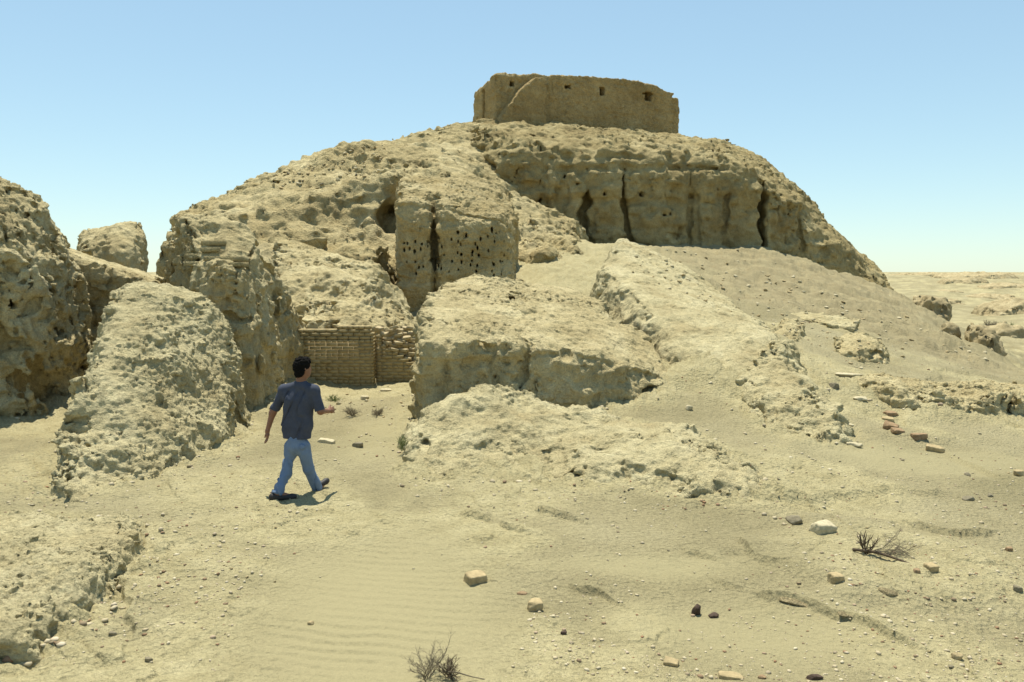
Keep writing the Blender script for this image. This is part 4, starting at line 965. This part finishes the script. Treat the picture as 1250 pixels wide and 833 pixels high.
MAN = empty('person', (float(gl[0] + grr[0]) / 2, float(gl[1] + grr[1]) / 2, float(ground([gl[0]], [gl[1]])[0])), 'man in grey-blue shirt and light blue trousers striding toward the brick wall', 'person')
ML = np.array(MAN.location)
nk, ch = V3(367, 467, 9.45), V3(365.5, 488, 9.45); hip = V3(363, 541, 9.45)
shL, shR = V3(347, 476, 9.50), V3(383.5, 476.5, 9.40)
elL, wrL = V3(333, 504, 9.53), V3(326.5, 526, 9.50)
elR, wrR = V3(391.5, 502, 9.38), V3(400.5, 502, 9.58)
hpL, hpR = V3(356, 545, 9.48), V3(370, 545, 9.42)
knL, knR = V3(350, 577, 9.38), V3(376.5, 572, 9.50)
gz0 = float(ground([gl[0]], [gl[1]])[0])
anL = np.array([V3(338.5, 610, 9.22)[0], 9.22, gz0 + .09]); anR = V3(388, 598, 9.64)
toeL = np.array([V3(353, 617, 9.2)[0] + .02, 9.26, gz0 + .035]); heelL = np.array([anL[0] - .045, anL[1] - .03, gz0 + .04])
heelR = V3(385, 605, 9.62); heelR[2] = gz0 + .045; toeR = heelR + np.array([.10, .14, .045])
C_ = lambda a, b, r1, r2, k=.03: ('c', np.asarray(a), np.asarray(b), r1, r2, k)
E_ = lambda c, r, rz=0., k=.03: ('e', np.asarray(c), r, rz, k)
fd = np.array([math.sin(.75), math.cos(.75), 0]); rt = np.array([fd[1], -fd[0], 0]); up = np.array([0, 0, 1.0])
body = [E_(HD + up * .012, (.08, .098, .112), -.75), E_(HD + fd * .03 - up * .065, (.06, .064, .062), -.75), C_(HD - up * .05 - fd * .015, nk - up * .03, .056, .058),
        C_(HD + fd * .088 + up * .01, HD + fd * .108 - up * .028, .009, .014, .012), E_(HD + fd * .085 - up * .062, (.024, .014, .012), -.75, .012),
        E_(HD + rt * .077 - fd * .012 - up * .008, (.012, .022, .034), -.75, .006), E_(HD - rt * .077 - fd * .012 - up * .008, (.012, .022, .034), -.75, .006),
        E_(HD + fd * .082 + rt * .03 + up * .016, (.014, .01, .009), -.75, .008), E_(HD + fd * .082 - rt * .03 + up * .016, (.014, .01, .009), -.75, .008),
        C_(nk, ch, .045, .06, .04), C_(ch, hip, .075, .07, .04), C_(shL, shR, .05, .05, .06),
        C_(shL, elL, .05, .041), C_(elL, wrL, .041, .026), C_(shR, elR, .05, .041), C_(elR, wrR, .041, .027),
        C_(hpL, knL, .05, .042), C_(knL, anL, .042, .034), C_(hpR, knR, .05, .042), C_(knR, anR, .042, .034),
        C_(anL, toeL - up * .0, .034, .025), C_(anR, toeR, .034, .025), C_(anL, heelL, .034, .028), C_(anR, heelR, .034, .028)]
def hand(wr, d, side, curl):
    d = d / np.linalg.norm(d); side = side / np.linalg.norm(side); nrm = np.cross(d, side)
    out = [C_(wr, wr + d * .05, .025, .026, .015), C_(wr + d * .05 - side * .022, wr + d * .085 - side * .026, .017, .0125, .012), C_(wr + d * .05, wr + d * .088, .019, .0125, .012), C_(wr + d * .05 + side * .022, wr + d * .082 + side * .026, .017, .0125, .012)]
    for i, L_ in enumerate((.068, .077, .071, .055)):
        b = wr + d * .085 + side * (-.031 + .0205 * i); m_ = b + (d + side * (-.12 + .09 * i)) * L_ * .5 + nrm * curl * .3 * L_; t = m_ + d * L_ * (.5 - .25 * curl) + nrm * curl * L_ * .55
        out += [C_(b, m_, .0088, .0082, .004), C_(m_, t, .0082, .0072, .004)]
    b = wr + d * .025 - side * .026; m_ = b + d * .035 - side * .028 + nrm * .01; out += [C_(b, m_, .014, .011, .008), C_(m_, m_ + d * .032 - side * .004 + nrm * .01, .0105, .0085, .004)]
    return out
body += hand(wrL, np.array([-.05, .05, -1.0]), np.array([.45, -.9, 0]), .45)
body += hand(wrR, np.array([.45, .8, .03]), np.array([.25, -.1, -1.0]), .7)
lo, hi = np.array([HD[0] - .62, 8.95, gz0 - .05]), np.array([HD[0] + .62, 9.95, 1.85])
SKIN = plain('brown_skin', (.22, .105, .06), .55, .12, 12, 0, .35)
def mpart(name, caps, h, mat, parent=MAN, post=None):
    v, q = field(caps, h, lo, hi, post); return link(name, mesh_from(name, v - ML, q), mat, parent)
mpart('body', body, .0062, SKIN)
hair = [E_(HD + up * .038 - fd * .014, (.09, .106, .106), -.75), E_(HD - fd * .045 - up * .04, (.074, .058, .08), -.75), E_(HD + up * .09 + fd * .045, (.065, .05, .045), -.75)]
def hairpost(P, f):
    q = P - HD; a = q @ fd; z = q[:, 2]
    cut = (a - .045) * .8 + (.03 - z) * .75          # keeps the face and brow free
    return np.maximum(f + .014 * fbm(P * 60, 2), cut - .012)
mpart('hair', hair, .006, plain('black_hair', (.008, .007, .006), .9, .3, 60, .006, .08), post=hairpost)
hemZ = W(362, 535, PD)[2]
wL, wR = V3(352, 520, 9.47), V3(373, 520, 9.43); hmL, hmR = V3(355, 545, 9.47), V3(371, 545, 9.43)
shirt = [C_(shL, shR, .056, .056, .05), C_(nk - up * .03, shL, .055, .056, .05), C_(nk - up * .03, shR, .055, .056, .05), C_(nk - up * .05, ch, .066, .11, .06), C_(ch, hip, .10, .10, .06), C_(V3(354.5, 487, 9.47), wL, .082, .072, .06), C_(V3(375.5, 487, 9.43), wR, .082, .072, .06),
         C_(wL, hmL, .072, .084, .06), C_(wR, hmR, .072, .084, .06), C_(shL, shL + (elL - shL) * .92, .058, .062, .03), C_(shR, shR + (elR - shR) * .98, .058, .062, .03)]
def shirtpost(P, f):
    q = (P - ch)
    fold = .016 * fbm(np.stack([q[:, 0] * 13 + q[:, 2] * 5, q[:, 1] * 8, q[:, 2] * 3.2], 1), 2) + .018 * np.clip(1 - np.abs(vnoise(np.stack([q[:, 0] * 9 - q[:, 2] * 4, q[:, 1] * 4, q[:, 2] * 3 + 7], 1).astype(f4))) * 4, 0, 1)
    f = f + fold * sstep(.02, .14, (nk - P)[:, 2])
    for s_, e_, k in ((shL, elL, .86), (shR, elR, .97)):
        d = (e_ - s_) / np.linalg.norm(e_ - s_); t = (P - s_) @ d; L_ = np.linalg.norm(e_ - s_) * k
        nr = np.linalg.norm(P - s_ - t[:, None] * d, axis=1) < .1
        f = np.where(nr & (t > L_ * .7), np.maximum(f, t - L_), f)
    q = P - nk; f = np.maximum(f, -ellip(P, nk + up * .055 + fd * .01, (.062, .066, .038)))
    return np.maximum(f, hemZ - P[:, 2])
SHIRT = plain('grey_blue_cotton', (.055, .063, .09), .9, .14, 9, .004, .2); TROU = plain('light_blue_cotton', (.15, .205, .30), .9, .12, 9, .004, .2)
mpart('shirt', shirt, .007, SHIRT, post=shirtpost)
tl = anL + (knL - anL) * .04; tr = anR + (knR - anR) * .08
trou = [C_(hip + up * .03, hip - up * .03, .115, .12, .05), C_(hpL, knL, .086, .068, .03), C_(knL, tl, .068, .07, .03), C_(hpR, knR, .084, .066, .03), C_(knR, tr, .066, .066, .03)]
def troupost(P, f):
    q = P - hip
    f = f + .022 * np.clip(1 - np.abs(vnoise(np.stack([q[:, 0] * 12 + q[:, 2] * 3, q[:, 1] * 7, q[:, 2] * 3.5], 1).astype(f4))) * 3.5, 0, 1) + .008 * fbm(np.stack([q[:, 0] * 7, q[:, 1] * 7, q[:, 2] * 9], 1), 2)
    for a_, k_ in ((tl, knL), (tr, knR)):
        d = (a_ - k_) / np.linalg.norm(a_ - k_); t = (P - k_) @ d; nr = np.linalg.norm(P - k_ - t[:, None] * d, axis=1) < .14
        L_ = np.linalg.norm(a_ - k_) + .035; f = np.where(nr & (t > L_ * .6), np.maximum(f, t - L_), f)
    return f
mpart('trousers', trou, .007, TROU, post=troupost)
SHOE = plain('dark_leather', (.025, .022, .02), .6, .3, 20, 0, .4)
for a_, hl_, to_ in ((anL, heelL, toeL), (anR, heelR, toeR)):
    mpart('shoe', [C_(hl_, to_, .042, .036, .02), C_(to_, to_ + (to_ - hl_) * .12, .036, .030, .02), C_(hl_ + up * .02, hl_ + (a_ - hl_) * .5, .04, .04, .03)], .006, SHOE)
# ------------------------------------------------------------------ light, sky, camera
SUN_DIR = Vector((-0.085, 0.30, 0.95)).normalized()
sl = bpy.data.lights.new('sun', 'SUN'); sl.energy = 5.0; sl.angle = math.radians(0.53); sl.color = (1.0, 0.94, 0.80)
so = bpy.data.objects.new('sun', sl); COL.objects.link(so); so.rotation_euler = (-SUN_DIR).to_track_quat('-Z', 'Y').to_euler()
w = bpy.data.worlds.new('World'); scene.world = w; w.use_nodes = True
nt = w.node_tree; bg = nt.nodes['Background']; sky = nt.nodes.new('ShaderNodeTexSky'); sky.sky_type = 'NISHITA'
sky.sun_disc = False; sky.sun_elevation = math.asin(SUN_DIR.z); sky.sun_rotation = math.atan2(SUN_DIR.x, SUN_DIR.y)
sky.air_density = 1.0; sky.dust_density = 0.1; sky.ozone_density = 0.5; sky.altitude = 0
tint = nt.nodes.new('ShaderNodeMix'); tint.data_type = 'RGBA'; tint.blend_type = 'MULTIPLY'; tint.inputs[0].default_value = 1; tint.inputs[7].default_value = (1.40, 1.70, 1.74, 1)
gam = nt.nodes.new('ShaderNodeGamma'); gam.inputs[1].default_value = .6; nt.links.new(sky.outputs[0], gam.inputs[0])   # dust-hazed sky: flatter from zenith to horizon
nt.links.new(gam.outputs[0], tint.inputs[6]); nt.links.new(tint.outputs[2], bg.inputs[0]); bg.inputs[1].default_value = 0.122
cd = bpy.data.cameras.new('camera'); cam = bpy.data.objects.new('camera', cd); COL.objects.link(cam)
cd.sensor_width = 36; cd.lens = FPX / 1250 * 36; cd.clip_end = 12000; cd.clip_start = .05
cam.location = (0, 0, CAMZ); cam.rotation_euler = (math.pi / 2 - PITCH, 0, 0); scene.camera = cam
vs = scene.view_settings; vs.view_transform = 'Standard'; vs.look = 'None'; vs.exposure = 0.48; vs.gamma = 1
scene.cycles.max_bounces = 5; scene.cycles.diffuse_bounces = 4
